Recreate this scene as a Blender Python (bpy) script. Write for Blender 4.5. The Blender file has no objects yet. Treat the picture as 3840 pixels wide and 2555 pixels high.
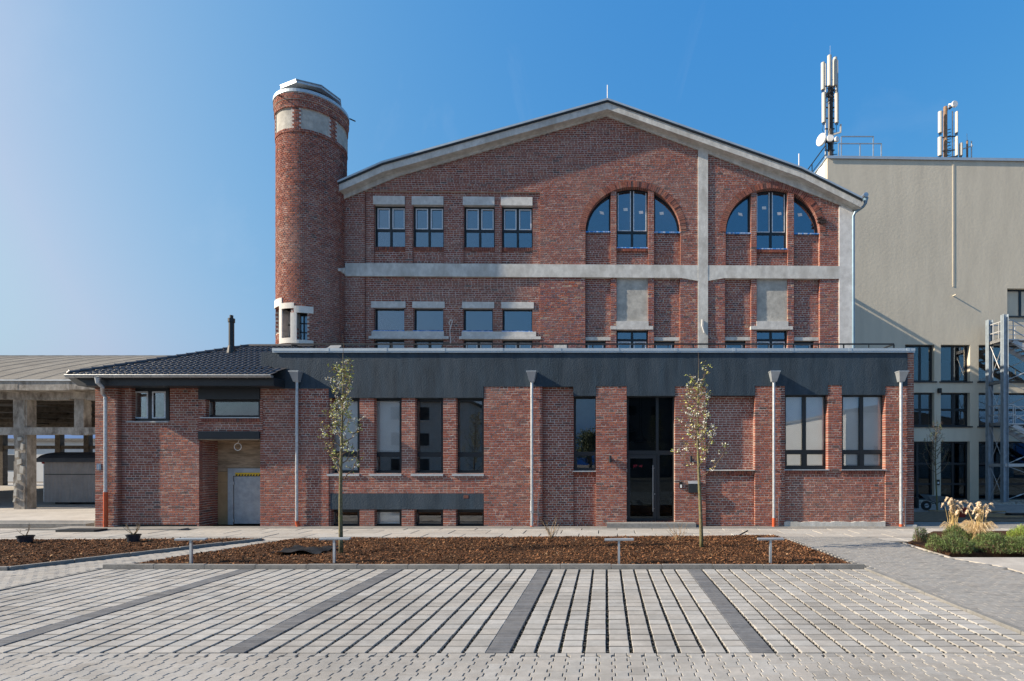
import bpy, bmesh, math, random
from mathutils import Vector, Matrix
RND = random.Random(11)
scene = bpy.context.scene
COL = scene.collection
R_ = math.radians

# ---------------------------------------------------------------- camera
H = 2.12                       # eye height in metres
FPX, CX, CY = 2000.0, 2272.0, 1735.0     # focal length and vanishing point in photo pixels (3840 wide)
cam = bpy.data.cameras.new('camera')
cam.sensor_width = 36.0
cam.lens = 36.0 * FPX / 3840.0
cam.shift_x = -(CX - 1920.0) / 3840.0
cam.shift_y = (CY - 1277.5) / 3840.0
cam.clip_start = 0.1
cam.clip_end = 3000
camo = bpy.data.objects.new('camera', cam)
COL.objects.link(camo)
camo.location = (0, 0, H)
camo.rotation_euler = (R_(90), 0, 0)
scene.camera = camo

# ---------------------------------------------------------------- sky and sun
SUN_DIR = Vector((-1.0, -0.185, 0.57)).normalized()       # towards the sun
elev = math.asin(SUN_DIR.z)
world = bpy.data.worlds.new('World')
scene.world = world
world.use_nodes = True
nt = world.node_tree
bg = nt.nodes['Background']
sky = nt.nodes.new('ShaderNodeTexSky')
sky.sky_type = 'NISHITA'
sky.sun_disc = False
sky.sun_elevation = elev
sky.sun_rotation = math.atan2(SUN_DIR.x, SUN_DIR.y)
sky.altitude = 50
sky.air_density = 1.2
sky.dust_density = 5.0
sky.ozone_density = 6.0
# one tone curve for the whole dome: the photograph's clear, slightly hazy spring blue, plus faint high cirrus
EXPO = 0.85
SKY_STRENGTH = 0.1
def _n(t, **kw):
    q = nt.nodes.new(t)
    for k_, v_ in kw.items(): setattr(q, k_, v_)
    return q
sepc = _n('ShaderNodeSeparateColor'); comb = _n('ShaderNodeCombineColor')
nt.links.new(sky.outputs[0], sepc.inputs[0])
for ch_, (cap_, g_, a_) in enumerate(((2.6, 1.467, .1148), (3.8, .704, .2472), (6.0, .242, .5373))):
    m1 = _n('ShaderNodeMath', operation='MINIMUM'); m1.inputs[1].default_value = cap_
    m2 = _n('ShaderNodeMath', operation='POWER'); m2.inputs[1].default_value = g_
    m3 = _n('ShaderNodeMath', operation='MULTIPLY'); m3.inputs[1].default_value = a_/(SKY_STRENGTH*2**EXPO)
    nt.links.new(sepc.outputs[ch_], m1.inputs[0]); nt.links.new(m1.outputs[0], m2.inputs[0])
    nt.links.new(m2.outputs[0], m3.inputs[0]); nt.links.new(m3.outputs[0], comb.inputs[ch_])
tcs = _n('ShaderNodeTexCoord'); mps = _n('ShaderNodeMapping'); mps.inputs['Scale'].default_value = (2.2, 2.2, 1.0); mps.inputs['Rotation'].default_value = (.5, .3, .2)
nzs = _n('ShaderNodeTexNoise'); nzs.inputs['Scale'].default_value = 1.6; nzs.inputs['Detail'].default_value = 9; nzs.inputs['Roughness'].default_value = .6; nzs.inputs['Distortion'].default_value = .9
nt.links.new(tcs.outputs['Generated'], mps.inputs['Vector']); nt.links.new(mps.outputs[0], nzs.inputs['Vector'])
mrs = _n('ShaderNodeMapRange'); mrs.inputs[1].default_value = .55; mrs.inputs[2].default_value = .85; mrs.inputs[3].default_value = 0; mrs.inputs[4].default_value = .12
nt.links.new(nzs.outputs['Fac'], mrs.inputs[0])
mxs = _n('ShaderNodeMix', data_type='RGBA'); mxs.inputs['B'].default_value = (5.0, 5.2, 5.5, 1)
nt.links.new(mrs.outputs[0], mxs.inputs['Factor']); nt.links.new(comb.outputs[0], mxs.inputs['A'])
nt.links.new(mxs.outputs['Result'], bg.inputs[0])
bg.inputs[1].default_value = SKY_STRENGTH
sl = bpy.data.lights.new('sun', 'SUN')
sl.energy = 5.0
sl.angle = R_(0.6)
sl.color = (1.0, 0.85, 0.66)
so = bpy.data.objects.new('sun', sl)
COL.objects.link(so)
so.rotation_euler = SUN_DIR.to_track_quat('Z', 'Y').to_euler()
so.location = (-40, -10, 40)
scene.view_settings.view_transform = 'Standard'
scene.view_settings.look = 'None'
scene.view_settings.gamma = 1
scene.view_settings.use_curve_mapping = False
scene.view_settings.exposure = EXPO

# ---------------------------------------------------------------- helpers
def W(px, py, D):
    return Vector(((px - CX) / FPX * D, D, H - (py - CY) / FPX * D))
def G(px, py, z=0.0):
    D = FPX * (H - z) / (py - CY)
    return ((px - CX) / FPX * D, D)

class MB:
    def __init__(s):
        s.v = []; s.f = []; s.m = []; s.t = []
    def add(s, vs, fs, mi=0, tint=None):
        o = len(s.v)
        s.v.extend(vs)
        for f in fs:
            s.f.append([o + i for i in f]); s.m.append(mi); s.t.append(tint)
    def box(s, x0, x1, y0, y1, z0, z1, mi=0, tint=None):
        s.add([(x0,y0,z0),(x1,y0,z0),(x1,y1,z0),(x0,y1,z0),(x0,y0,z1),(x1,y0,z1),(x1,y1,z1),(x0,y1,z1)],
              [(0,3,2,1),(4,5,6,7),(0,1,5,4),(1,2,6,5),(2,3,7,6),(3,0,4,7)], mi, tint)
    def obox(s, c, ax, ay, az, mi=0, tint=None):
        """box from centre and three half-axis vectors"""
        c = Vector(c); ax = Vector(ax); ay = Vector(ay); az = Vector(az)
        vs = [tuple(c + sx*ax + sy*ay + sz*az) for sz in (-1,1) for sx, sy in ((-1,-1),(1,-1),(1,1),(-1,1))]
        s.add(vs, [(0,3,2,1),(4,5,6,7),(0,1,5,4),(1,2,6,5),(2,3,7,6),(3,0,4,7)], mi, tint)
    def bar(s, p, q, w, h=None, mi=0, up=(0,0,1)):
        p = Vector(p); q = Vector(q); d = q - p; L = d.length
        if L < 1e-6: return
        d /= L; u = Vector(up)
        if abs(d.dot(u)) > 0.98: u = Vector((0,1,0))
        a = d.cross(u).normalized(); b = a.cross(d)
        s.obox((p+q)/2, d*L/2, a*w/2, b*(h or w)/2, mi)
    def tube(s, pts, r, n=8, mi=0, cap=True, tint=None):
        pts = [Vector(p) for p in pts]
        rs = r if isinstance(r, (list, tuple)) else [r]*len(pts)
        o = len(s.v); prev = None
        for i, p in enumerate(pts):
            if i == 0: d = pts[1]-pts[0]
            elif i == len(pts)-1: d = pts[-1]-pts[-2]
            else: d = pts[i+1]-pts[i-1]
            d = d.normalized() if d.length > 1e-9 else Vector((0,0,1))
            if prev is None:
                u = Vector((0,0,1)) if abs(d.z) < 0.9 else Vector((1,0,0))
                a = d.cross(u).normalized()
            else:
                a = prev - d*prev.dot(d)
                a = a.normalized() if a.length > 1e-6 else d.orthogonal().normalized()
            prev = a; b = d.cross(a)
            for k in range(n):
                t = 2*math.pi*k/n
                s.v.append(tuple(p + rs[i]*(a*math.cos(t) + b*math.sin(t))))
        for i in range(len(pts)-1):
            for k in range(n):
                s.f.append([o+i*n+k, o+i*n+(k+1)%n, o+(i+1)*n+(k+1)%n, o+(i+1)*n+k]); s.m.append(mi); s.t.append(tint)
        if cap:
            s.f.append([o+k for k in range(n)][::-1]); s.m.append(mi); s.t.append(tint)
            s.f.append([o+(len(pts)-1)*n+k for k in range(n)]); s.m.append(mi); s.t.append(tint)
    def prism_y(s, poly, y0, y1, mi=0, tint=None):
        """polygon in (x,z), counter-clockwise seen from -y, extruded along y"""
        n = len(poly)
        vs = [(x,y0,z) for x,z in poly] + [(x,y1,z) for x,z in poly]
        fs = [list(range(n)), list(range(2*n-1, n-1, -1))]
        fs += [(i, n+i, n+(i+1)%n, (i+1)%n) for i in range(n)]
        s.add(vs, fs, mi, tint)
    def prism_z(s, poly, z0, z1, mi=0, tint=None, chamfer=0.0):
        n = len(poly)
        if chamfer > 0:
            cx = sum(p[0] for p in poly)/n; cy = sum(p[1] for p in poly)/n
            top = []
            for x, y in poly:
                dx, dy = cx-x, cy-y; L = math.hypot(dx, dy) or 1
                top.append((x+dx/L*chamfer*1.4, y+dy/L*chamfer*1.4))
            vs = [(x,y,z0) for x,y in poly]+[(x,y,z1-chamfer) for x,y in poly]+[(x,y,z1) for x,y in top]
            fs = [list(range(n))[::-1], list(range(2*n,3*n))]
            fs += [(i,(i+1)%n,n+(i+1)%n,n+i) for i in range(n)]
            fs += [(n+i,n+(i+1)%n,2*n+(i+1)%n,2*n+i) for i in range(n)]
        else:
            vs = [(x,y,z0) for x,y in poly]+[(x,y,z1) for x,y in poly]
            fs = [list(range(n))[::-1], list(range(n,2*n))]
            fs += [(i,(i+1)%n,n+(i+1)%n,n+i) for i in range(n)]
        s.add(vs, fs, mi, tint)
    def brick(s, u0, u1, z0, z1, y, dep, tint, c=0.005, mi=0, j=0.0):
        """face towards -y with broken edges"""
        r = RND.uniform
        t = (lambda: r(-j, j)) if j else (lambda: 0.0)
        f = [(u0+c+t(), y+t()*.6, z0+c+t()), (u1-c+t(), y+t()*.6, z0+c+t()), (u1-c+t(), y+t()*.6, z1-c+t()), (u0+c+t(), y+t()*.6, z1-c+t())]
        m = [(u0,y+c,z0),(u1,y+c,z0),(u1,y+c,z1),(u0,y+c,z1)]
        b = [(u0,y+dep,z0),(u1,y+dep,z0),(u1,y+dep,z1),(u0,y+dep,z1)]
        s.add(f+m+b, [(0,1,2,3),(4,5,1,0),(5,6,2,1),(6,7,3,2),(7,4,0,3),
                      (8,9,5,4),(9,10,6,5),(10,11,7,6),(11,8,4,7)], mi, tint)
    def build(s, name, mats, parent=None, smooth=False, kind=None):
        me = bpy.data.meshes.new(name)
        me.from_pydata(s.v, [], s.f)
        if not isinstance(mats, (list, tuple)): mats = [mats]
        for m in mats: me.materials.append(m)
        if len(mats) > 1: me.polygons.foreach_set('material_index', s.m)
        if any(t is not None for t in s.t):
            at = me.attributes.new('tint', 'FLOAT_COLOR', 'FACE')
            buf = []
            for t in s.t: buf.extend((t[0], t[1], t[2], 1.0) if t else (0.3, 0.3, 0.3, 1.0))
            at.data.foreach_set('color', buf)
        if smooth: me.polygons.foreach_set('use_smooth', [True]*len(me.polygons))
        me.update()
        o = bpy.data.objects.new(name, me)
        COL.objects.link(o)
        if parent is not None: put(o, parent)
        if kind: o['kind'] = kind
        return o

ROOTM = {}
def put(o, parent):
    """parent o, keeping its vertices in the frame that the top-level root was built in"""
    o.parent = parent
    if parent.name in ROOTM:
        o.matrix_parent_inverse = ROOTM[parent.name].inverted()
def thing(name, label, cat, loc=(0,0,0), group=None, local=False, rotz=0.0):
    o = bpy.data.objects.new(name, None)
    COL.objects.link(o)
    o.empty_display_size = 0.3
    o.location = loc
    o.rotation_euler = (0,0,rotz)
    tag(o, label, cat, group)
    if not local: ROOTM[o.name] = Matrix.Translation(Vector(loc))
    return o
def tag(o, label, cat, group=None):
    o['label'] = label; o['category'] = cat
    if group: o['group'] = group
    return o
def structure(o):
    o['kind'] = 'structure'
    return o
def copy_tree(o, parent=None):
    c = o.copy(); COL.objects.link(c)
    c.parent = parent
    for ch in o.children: copy_tree(ch, c)
    return c

# ---------------------------------------------------------------- materials
def pm(name, col, rough=0.8, var=0.15, scale=3.0, bump=0.0, bscale=40.0, metal=0.0, tint=False, spec=0.4,
       stain=None, stain_scale=0.6, stain_amt=0.5, stretch=None, col2=None):
    m = bpy.data.materials.new(name); m.use_nodes = True
    n = m.node_tree.nodes; l = m.node_tree.links
    b = n['Principled BSDF']
    b.inputs['Roughness'].default_value = rough
    b.inputs['Metallic'].default_value = metal
    b.inputs['Specular IOR Level'].default_value = spec
    tc = n.new('ShaderNodeTexCoord')
    vec = tc.outputs['Object']
    if stretch:
        mp = n.new('ShaderNodeMapping'); mp.inputs['Scale'].default_value = stretch
        l.new(vec, mp.inputs['Vector']); vec = mp.outputs[0]
    nz = n.new('ShaderNodeTexNoise'); nz.inputs['Scale'].default_value = scale
    nz.inputs['Detail'].default_value = 8; nz.inputs['Roughness'].default_value = 0.65
    l.new(vec, nz.inputs['Vector'])
    if tint:
        at = n.new('ShaderNodeAttribute'); at.attribute_name = 'tint'
        base = at.outputs['Color']
    else:
        rgb = n.new('ShaderNodeRGB'); rgb.outputs[0].default_value = (*col, 1); base = rgb.outputs[0]
    mr = n.new('ShaderNodeMapRange'); mr.inputs[1].default_value = 0.3; mr.inputs[2].default_value = 0.7
    mr.inputs[3].default_value = 1-var*1.5; mr.inputs[4].default_value = 1+var*1.5
    l.new(nz.outputs['Fac'], mr.inputs[0])
    vm = n.new('ShaderNodeVectorMath'); vm.operation = 'SCALE'
    l.new(base, vm.inputs[0]); l.new(mr.outputs[0], vm.inputs['Scale'])
    out = vm.outputs[0]
    if col2 or stain:
        n2 = n.new('ShaderNodeTexNoise'); n2.inputs['Scale'].default_value = stain_scale
        n2.inputs['Detail'].default_value = 6; n2.inputs['Roughness'].default_value = 0.7
        l.new(vec, n2.inputs['Vector'])
        r2 = n.new('ShaderNodeMapRange'); r2.inputs[1].default_value = 0.46; r2.inputs[2].default_value = 0.66
        r2.inputs[3].default_value = 0; r2.inputs[4].default_value = stain_amt
        l.new(n2.outputs['Fac'], r2.inputs[0])
        mx = n.new('ShaderNodeMix'); mx.data_type = 'RGBA'
        l.new(r2.outputs[0], mx.inputs['Factor']); l.new(out, mx.inputs['A'])
        mx.inputs['B'].default_value = (*(stain or col2), 1)
        out = mx.outputs['Result']
    l.new(out, b.inputs['Base Color'])
    if bump:
        nb = n.new('ShaderNodeTexNoise'); nb.inputs['Scale'].default_value = bscale
        nb.inputs['Detail'].default_value = 4
        l.new(tc.outputs['Object'], nb.inputs['Vector'])
        bp = n.new('ShaderNodeBump'); bp.inputs['Strength'].default_value = bump; bp.inputs['Distance'].default_value = 0.02
        l.new(nb.outputs['Fac'], bp.inputs['Height']); l.new(bp.outputs[0], b.inputs['Normal'])
    return m
def glass_mat(name, refl=0.12, tintc=(0.72,0.8,0.82), gloss=(0.95,0.97,1.0), k=1.5):
    m = bpy.data.materials.new(name); m.use_nodes = True
    n = m.node_tree.nodes; l = m.node_tree.links
    n.remove(n['Principled BSDF'])
    tr = n.new('ShaderNodeBsdfTransparent'); tr.inputs[0].default_value = (*tintc, 1)
    gl = n.new('ShaderNodeBsdfGlossy'); gl.inputs['Roughness'].default_value = 0.0; gl.inputs[0].default_value = (*gloss, 1)
    fr = n.new('ShaderNodeFresnel'); fr.inputs[0].default_value = 1.5
    # gentle waviness, as in real panes
    tc = n.new('ShaderNodeTexCoord'); nz = n.new('ShaderNodeTexNoise'); nz.inputs['Scale'].default_value = 0.45; nz.inputs['Detail'].default_value = 0
    l.new(tc.outputs['Object'], nz.inputs['Vector'])
    bp = n.new('ShaderNodeBump'); bp.inputs['Strength'].default_value = 0.03; bp.inputs['Distance'].default_value = 0.1
    l.new(nz.outputs['Fac'], bp.inputs['Height']); l.new(bp.outputs[0], gl.inputs['Normal'])
    ma = n.new('ShaderNodeMath'); ma.operation = 'MULTIPLY_ADD'; ma.use_clamp = True
    ma.inputs[1].default_value = k; ma.inputs[2].default_value = refl
    l.new(fr.outputs[0], ma.inputs[0])
    mx = n.new('ShaderNodeMixShader')
    l.new(ma.outputs[0], mx.inputs[0]); l.new(tr.outputs[0], mx.inputs[1]); l.new(gl.outputs[0], mx.inputs[2])
    l.new(mx.outputs[0], n['Material Output'].inputs[0])
    return m

M = {}
M['brick'] = pm('brick', (.2,.08,.06), .9, .22, 14, .5, 90, tint=True, spec=.15, stain=(.30,.20,.17), stain_scale=.42, stain_amt=.42)
M['mortar'] = pm('mortar', (.52,.47,.43), .95, .2, 6, .4, 120, spec=.1, stain=(.36,.31,.275), stain_scale=.8, stain_amt=.6)
M['concrete'] = pm('concrete', (.56,.56,.535), .9, .14, 5, .25, 60, spec=.2, stain=(.37,.355,.325), stain_scale=1.3, stain_amt=.75, stretch=(1,1,.6))
M['render_grey'] = pm('render_grey', (.58,.575,.555), .9, .12, 6, .3, 30, spec=.2, stain=(.45,.44,.42), stain_scale=2.2, stain_amt=.7)
M['white_render'] = pm('white_render', (.66,.64,.6), .9, .06, 6, .25, 40, spec=.2)
M['anthracite'] = pm('anthracite_render', (.027,.046,.067), .8, .22, 1.6, .7, 26, spec=.3, stain=(.055,.075,.097), stain_scale=1.1, stain_amt=.6, stretch=(2.2,1,.4))
M['metal_dark'] = pm('metal_dark', (.018,.023,.029), .45, .08, 5, spec=.4)
M['frame'] = pm('window_frame', (.014,.019,.025), .4, .06, 5, spec=.4)
M['zinc'] = pm('zinc', (.40,.43,.46), .42, .12, 8, .05, 20, metal=.85)
M['zinc_dull'] = pm('zinc_dull', (.42,.46,.50), .5, .1, 3, .05, 20, metal=.55)
M['galv'] = pm('galvanised', (.5,.53,.56), .45, .15, 12, metal=.6)
M['coping'] = pm('coping_sheet', (.40,.47,.53), .45, .06, 2, metal=.35)
M['orange'] = pm('orange_plastic', (.5,.09,.03), .5, .1, 6)
M['white'] = pm('white_paint', (.75,.75,.74), .5, .05, 5)
M['blind'] = pm('blind', (.88,.89,.9), .6, .04, 2)
M['glass'] = glass_mat('glass', .05, (.97,.98,.98), k=.9)
M['glass_up'] = glass_mat('glass_coated', .145, (.55,.62,.68), (.80,.90,1.0))
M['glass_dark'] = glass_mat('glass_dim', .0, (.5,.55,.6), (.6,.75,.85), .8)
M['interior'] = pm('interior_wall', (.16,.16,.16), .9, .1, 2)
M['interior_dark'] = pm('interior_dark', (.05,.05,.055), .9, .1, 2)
M['tape_white'] = pm('protective_film', (.58,.64,.70), .35, .25, 30)
M['tape_blue'] = pm('blue_sealing_tape', (.03,.22,.62), .4, .2, 10, stain=(.75,.8,.85), stain_scale=2.5, stain_amt=.9, stretch=(3,1,1))
M['paver'] = pm('concrete_paver', (.40,.385,.36), .9, .08, 9, .2, 160, tint=True, spec=.2, stain=(.215,.205,.19), stain_scale=.45, stain_amt=.7)
M['paver_dark'] = pm('dark_paver', (.13,.135,.14), .9, .12, 9, .2, 150, tint=True, spec=.2, stain=(.2,.2,.2), stain_scale=1.4, stain_amt=.5)
M['bed'] = pm('joint_bed', (.055,.053,.05), .95, .3, 30, .5, 60)
M['slab'] = pm('concrete_slab', (.42,.40,.37), .9, .1, 3, .2, 90, tint=True, spec=.2, stain=(.29,.27,.25), stain_scale=.7, stain_amt=.5)
M['slab_plain'] = pm('concrete_slab_plain', (.42,.40,.37), .9, .1, 3, .2, 90, spec=.2, stain=(.29,.27,.25), stain_scale=.7, stain_amt=.5)
M['ground'] = pm('ground_soil', (.20,.18,.155), .95, .2, .8, .4, 12, stain=(.12,.1,.085), stain_scale=.25)
M['kerb'] = pm('kerb_stone', (.19,.19,.185), .9, .15, 6, .2, 80, stain=(.3,.29,.27), stain_scale=2, stain_amt=.6)
M['mulch'] = pm('mulch', (.10,.05,.028), .95, .3, 20, .6, 50, tint=True, spec=.1)
M['mulch_base'] = pm('mulch_soil', (.055,.03,.018), .95, .35, 18, .8, 40, spec=.1)
M['bark'] = pm('sapling_bark', (.15,.13,.075), .85, .35, 20, .3, 60, stain=(.17,.19,.05), stain_scale=4, stain_amt=.6)
M['twig'] = pm('twig', (.12,.085,.06), .85, .2, 20)
M['leaf'] = pm('leaf', (.1,.16,.03), .6, .2, 20, tint=True, spec=.3)
M['dry'] = pm('dry_grass', (.55,.38,.19), .8, .2, 20, tint=True, spec=.2)
M['felt'] = pm('roof_felt', (.165,.155,.137), .95, .18, 2.2, .5, 45, stain=(.10,.095,.085), stain_scale=.5, stain_amt=.7)
M['tile'] = pm('roof_tile', (.05,.049,.057), .36, .15, 10, .1, 60, spec=.5)
M['beige'] = pm('beige_render', (.58,.53,.43), .92, .05, .9, .32, 6.0, spec=.15, stain=(.49,.45,.37), stain_scale=.5, stain_amt=.5, stretch=(1.6,1,.35))
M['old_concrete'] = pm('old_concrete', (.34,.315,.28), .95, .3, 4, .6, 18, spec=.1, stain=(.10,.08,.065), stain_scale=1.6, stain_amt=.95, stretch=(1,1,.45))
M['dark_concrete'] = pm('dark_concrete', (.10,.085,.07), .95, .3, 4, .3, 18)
M['plywood'] = pm('plywood', (.29,.215,.145), .8, .35, 2.0, .1, 40, stretch=(1,1,5), stain=(.17,.115,.07), stain_scale=1.2, stain_amt=.6)
M['board'] = pm('board', (.33,.215,.11), .75, .12, 3)
M['door_steel'] = pm('grey_steel_door', (.30,.33,.36), .5, .15, 5, stain=(.42,.43,.44), stain_scale=3, stain_amt=.5)
M['yellow'] = pm('warning_yellow', (.6,.4,.03), .6, .1, 8)
M['black'] = pm('black_plastic', (.012,.012,.013), .5, .1, 8)
M['pot'] = pm('plant_pot', (.02,.028,.04), .45, .1, 8)
M['steel_light'] = pm('steel_light', (.46,.47,.48), .5, .1, 5, metal=.3)
M['steel_blue'] = pm('steel_blue', (.30,.36,.42), .5, .14, 5, metal=.3)
M['antenna'] = pm('antenna_cover', (.48,.465,.42), .5, .05, 5)
M['antenna_dark'] = pm('antenna_cable', (.03,.03,.033), .5, .1, 8)
M['rust'] = pm('rusty_steel', (.24,.15,.09), .7, .3, 6)
M['wagon'] = pm('wagon_sheet', (.27,.255,.25), .6, .1, 2)
M['wagon_roof'] = pm('wagon_roof', (.06,.065,.075), .6, .1, 3)
M['gravel'] = pm('gravel', (.3,.28,.25), .95, .3, 30, .6, 40, tint=True)
M['red'] = pm('red_letter', (.45,.02,.05), .5, .05, 5)
M['plate'] = pm('number_plate_blue', (.09,.16,.26), .5, .1, 10)
M['dirt'] = pm('dirt', (.14,.10,.065), .95, .3, 6, .6, 20)
M['farwhite'] = pm('far_white_wall', (.62,.62,.60), .9, .05, 1)
M['ribbed'] = pm('ribbed_white_sheet', (.72,.72,.72), .5, .05, 1)
M['redbin'] = pm('red_bucket', (.30,.03,.02), .6, .1, 5)
M['wood'] = pm('lumber', (.3,.21,.12), .8, .2, 6)
M['post_render'] = pm('pale_post_render', (.64,.635,.62), .9, .1, 4, .25, 40, spec=.2, stain=(.4,.39,.37), stain_scale=1.5, stain_amt=.5)
M['cap_metal'] = pm('cap_metal', (.23,.26,.29), .5, .1, 3, metal=.4)
M['panel_render'] = pm('panel_render', (.43,.42,.385), .9, .16, 5, .3, 30, spec=.2, stain=(.30,.295,.275), stain_scale=1.8, stain_amt=.7)
M['far_grey'] = pm('far_grey_wall', (.20,.195,.185), .9, .1, 1)
M['pipe_blue'] = pm('zinc_pipe_sky_tint', (.16,.25,.33), .4, .1, 4, metal=.4)  # zinc pipe, the sky's blue reflection is put into its base colour
M['treebark'] = pm('tree_bark', (.09,.075,.055), .9, .3, 10, .3, 20)

def brick_tint(style=0):
    r = RND.random()
    if style == 1:      # regular newer bricks
        c = (.225,.072,.052) if r < .7 else (.255,.085,.06)
    elif style == 2:    # mottled lower gable
        if r < .58: c = (.225,.07,.052)
        elif r < .68: c = (.30,.085,.042)
        elif r < .84: c = (.17,.068,.075)
        elif r < .93: c = (.12,.06,.062)
        elif r < .985: c = (.26,.13,.09)
        else: c = (.32,.22,.16)
    else:
        if r < .58: c = (.225,.074,.052)
        elif r < .76: c = (.185,.062,.048)
        elif r < .88: c = (.27,.09,.054)
        elif r < .94: c = (.14,.066,.056)
        elif r < .985: c = (.27,.135,.10)
        else: c = (.09,.058,.056)
    k = RND.uniform(.86, 1.16)*1.14
    g = sum(c)/3
    return tuple((x*.91+g*.09)*k for x in c)
# ---------------------------------------------------------------- brickwork
CH = 0.079
def lay(out, free, z0, z1, y, style=0, end_depth=0.11, rough=1.0, parity=0):
    """bricks course by course; free(z) gives the open intervals of the wall at that height"""
    n = max(1, int(round((z1-z0)/CH))); h = (z1-z0)/n
    for i in range(n):
        za, zb = z0+i*h+.007, z0+(i+1)*h-.007
        for a, b in free((za+zb)/2):
            if b-a < .03: continue
            p = a; even = (i+parity) % 2 == 0
            first = True
            while p < b-.02:
                if even: L = .25 if not (RND.random() < .12) else .12
                else: L = .12
                if first: L = ((.25 if (i//2) % 2 else .125) if even else .185) if RND.random() < .85 else .12
                L += RND.uniform(-.006, .006)
                q = p+L
                if b-q < .05: q = b
                last = q >= b
                pr = RND.uniform(.002, .008)*rough
                j = RND.uniform(-.003, .003)
                d = end_depth if (first or last) else .11
                out.append((p, q, za+j, zb+j, y-pr, d+pr, brick_tint(style)))
                p = q+.014; first = False
def mortar(mb, free, z0, z1, y, yb):
    n = max(1, int(round((z1-z0)/CH))); h = (z1-z0)/n
    run = None
    for i in range(n+1):
        iv = tuple((round(a,4), round(b,4)) for a, b in free(z0+(i+.5)*h) if b-a > .005) if i < n else None
        if run and iv == run[0]: continue
        if run:
            for a, b in run[0]: mb.box(a+.005, b-.005, y, yb, run[1], z0+i*h)
        run = (iv, z0+i*h)
def minus(iv, holes):
    res = [iv]
    for a, b in holes:
        nx = []
        for p, q in res:
            if b <= p or a >= q: nx.append((p, q)); continue
            if a > p: nx.append((p, a))
            if b < q: nx.append((b, q))
        res = nx
    return res
def rect_free(x0, x1, holes=()):
    """holes: (xa,xb,za,zb)"""
    return lambda z: minus((x0, x1), [(a,b) for a,b,c,d in holes if c < z < d])
_variants = {}
def brick_variants():
    if _variants: return _variants
    for kind in ('stretcher', 'header'):
        L = .25 if kind == 'stretcher' else .12
        lst = []
        for k in range(24):
            mb = MB(); mb.brick(-.5*L, .5*L, -.0335, .0335, 0, .115, brick_tint(0), c=.005)
            me_o = mb.build('brick', M['brick']); me = me_o.data
            bpy.data.objects.remove(me_o); lst.append(me)
        _variants[kind] = (L, lst)
    return _variants
def finish_bricks(bricks, root, wall, near_x=0.0, limit=300, name='brick'):
    """the bricks that show largest become objects, the rest one mesh"""
    V = brick_variants()
    idx = sorted(range(len(bricks)), key=lambda i: -(min(bricks[i][1]-bricks[i][0], .26)) + .004*abs(bricks[i][0]-near_x) + .003*bricks[i][2])
    single = set(idx[:limit])
    mb = MB()
    for i, (a, b, z0, z1, y, d, t) in enumerate(bricks):
        if i in single:
            L, lst = V['stretcher' if b-a > .18 else 'header']
            o = bpy.data.objects.new(name, RND.choice(lst)); COL.objects.link(o)
            put(o, wall)
            o.location = ((a+b)/2, y, (z0+z1)/2); o.scale = ((b-a)/L, d/.115, (z1-z0)/.067)
        else:
            mb.brick(a, b, z0, z1, y, d, t, c=.005, j=.0015)
    return mb.build('brickwork', M['brick'], root, kind='stuff')
def soldier(out_mb, x0, x1, z0, z1, y, step=.083, style=0, dep=.12):
    n = max(1, int((x1-x0)/step)); w = (x1-x0)/n
    for i in range(n):
        out_mb.brick(x0+i*w+.006, x0+(i+1)*w-.006, z0, z1, y-RND.uniform(.0,.008), dep, brick_tint(style))

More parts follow.
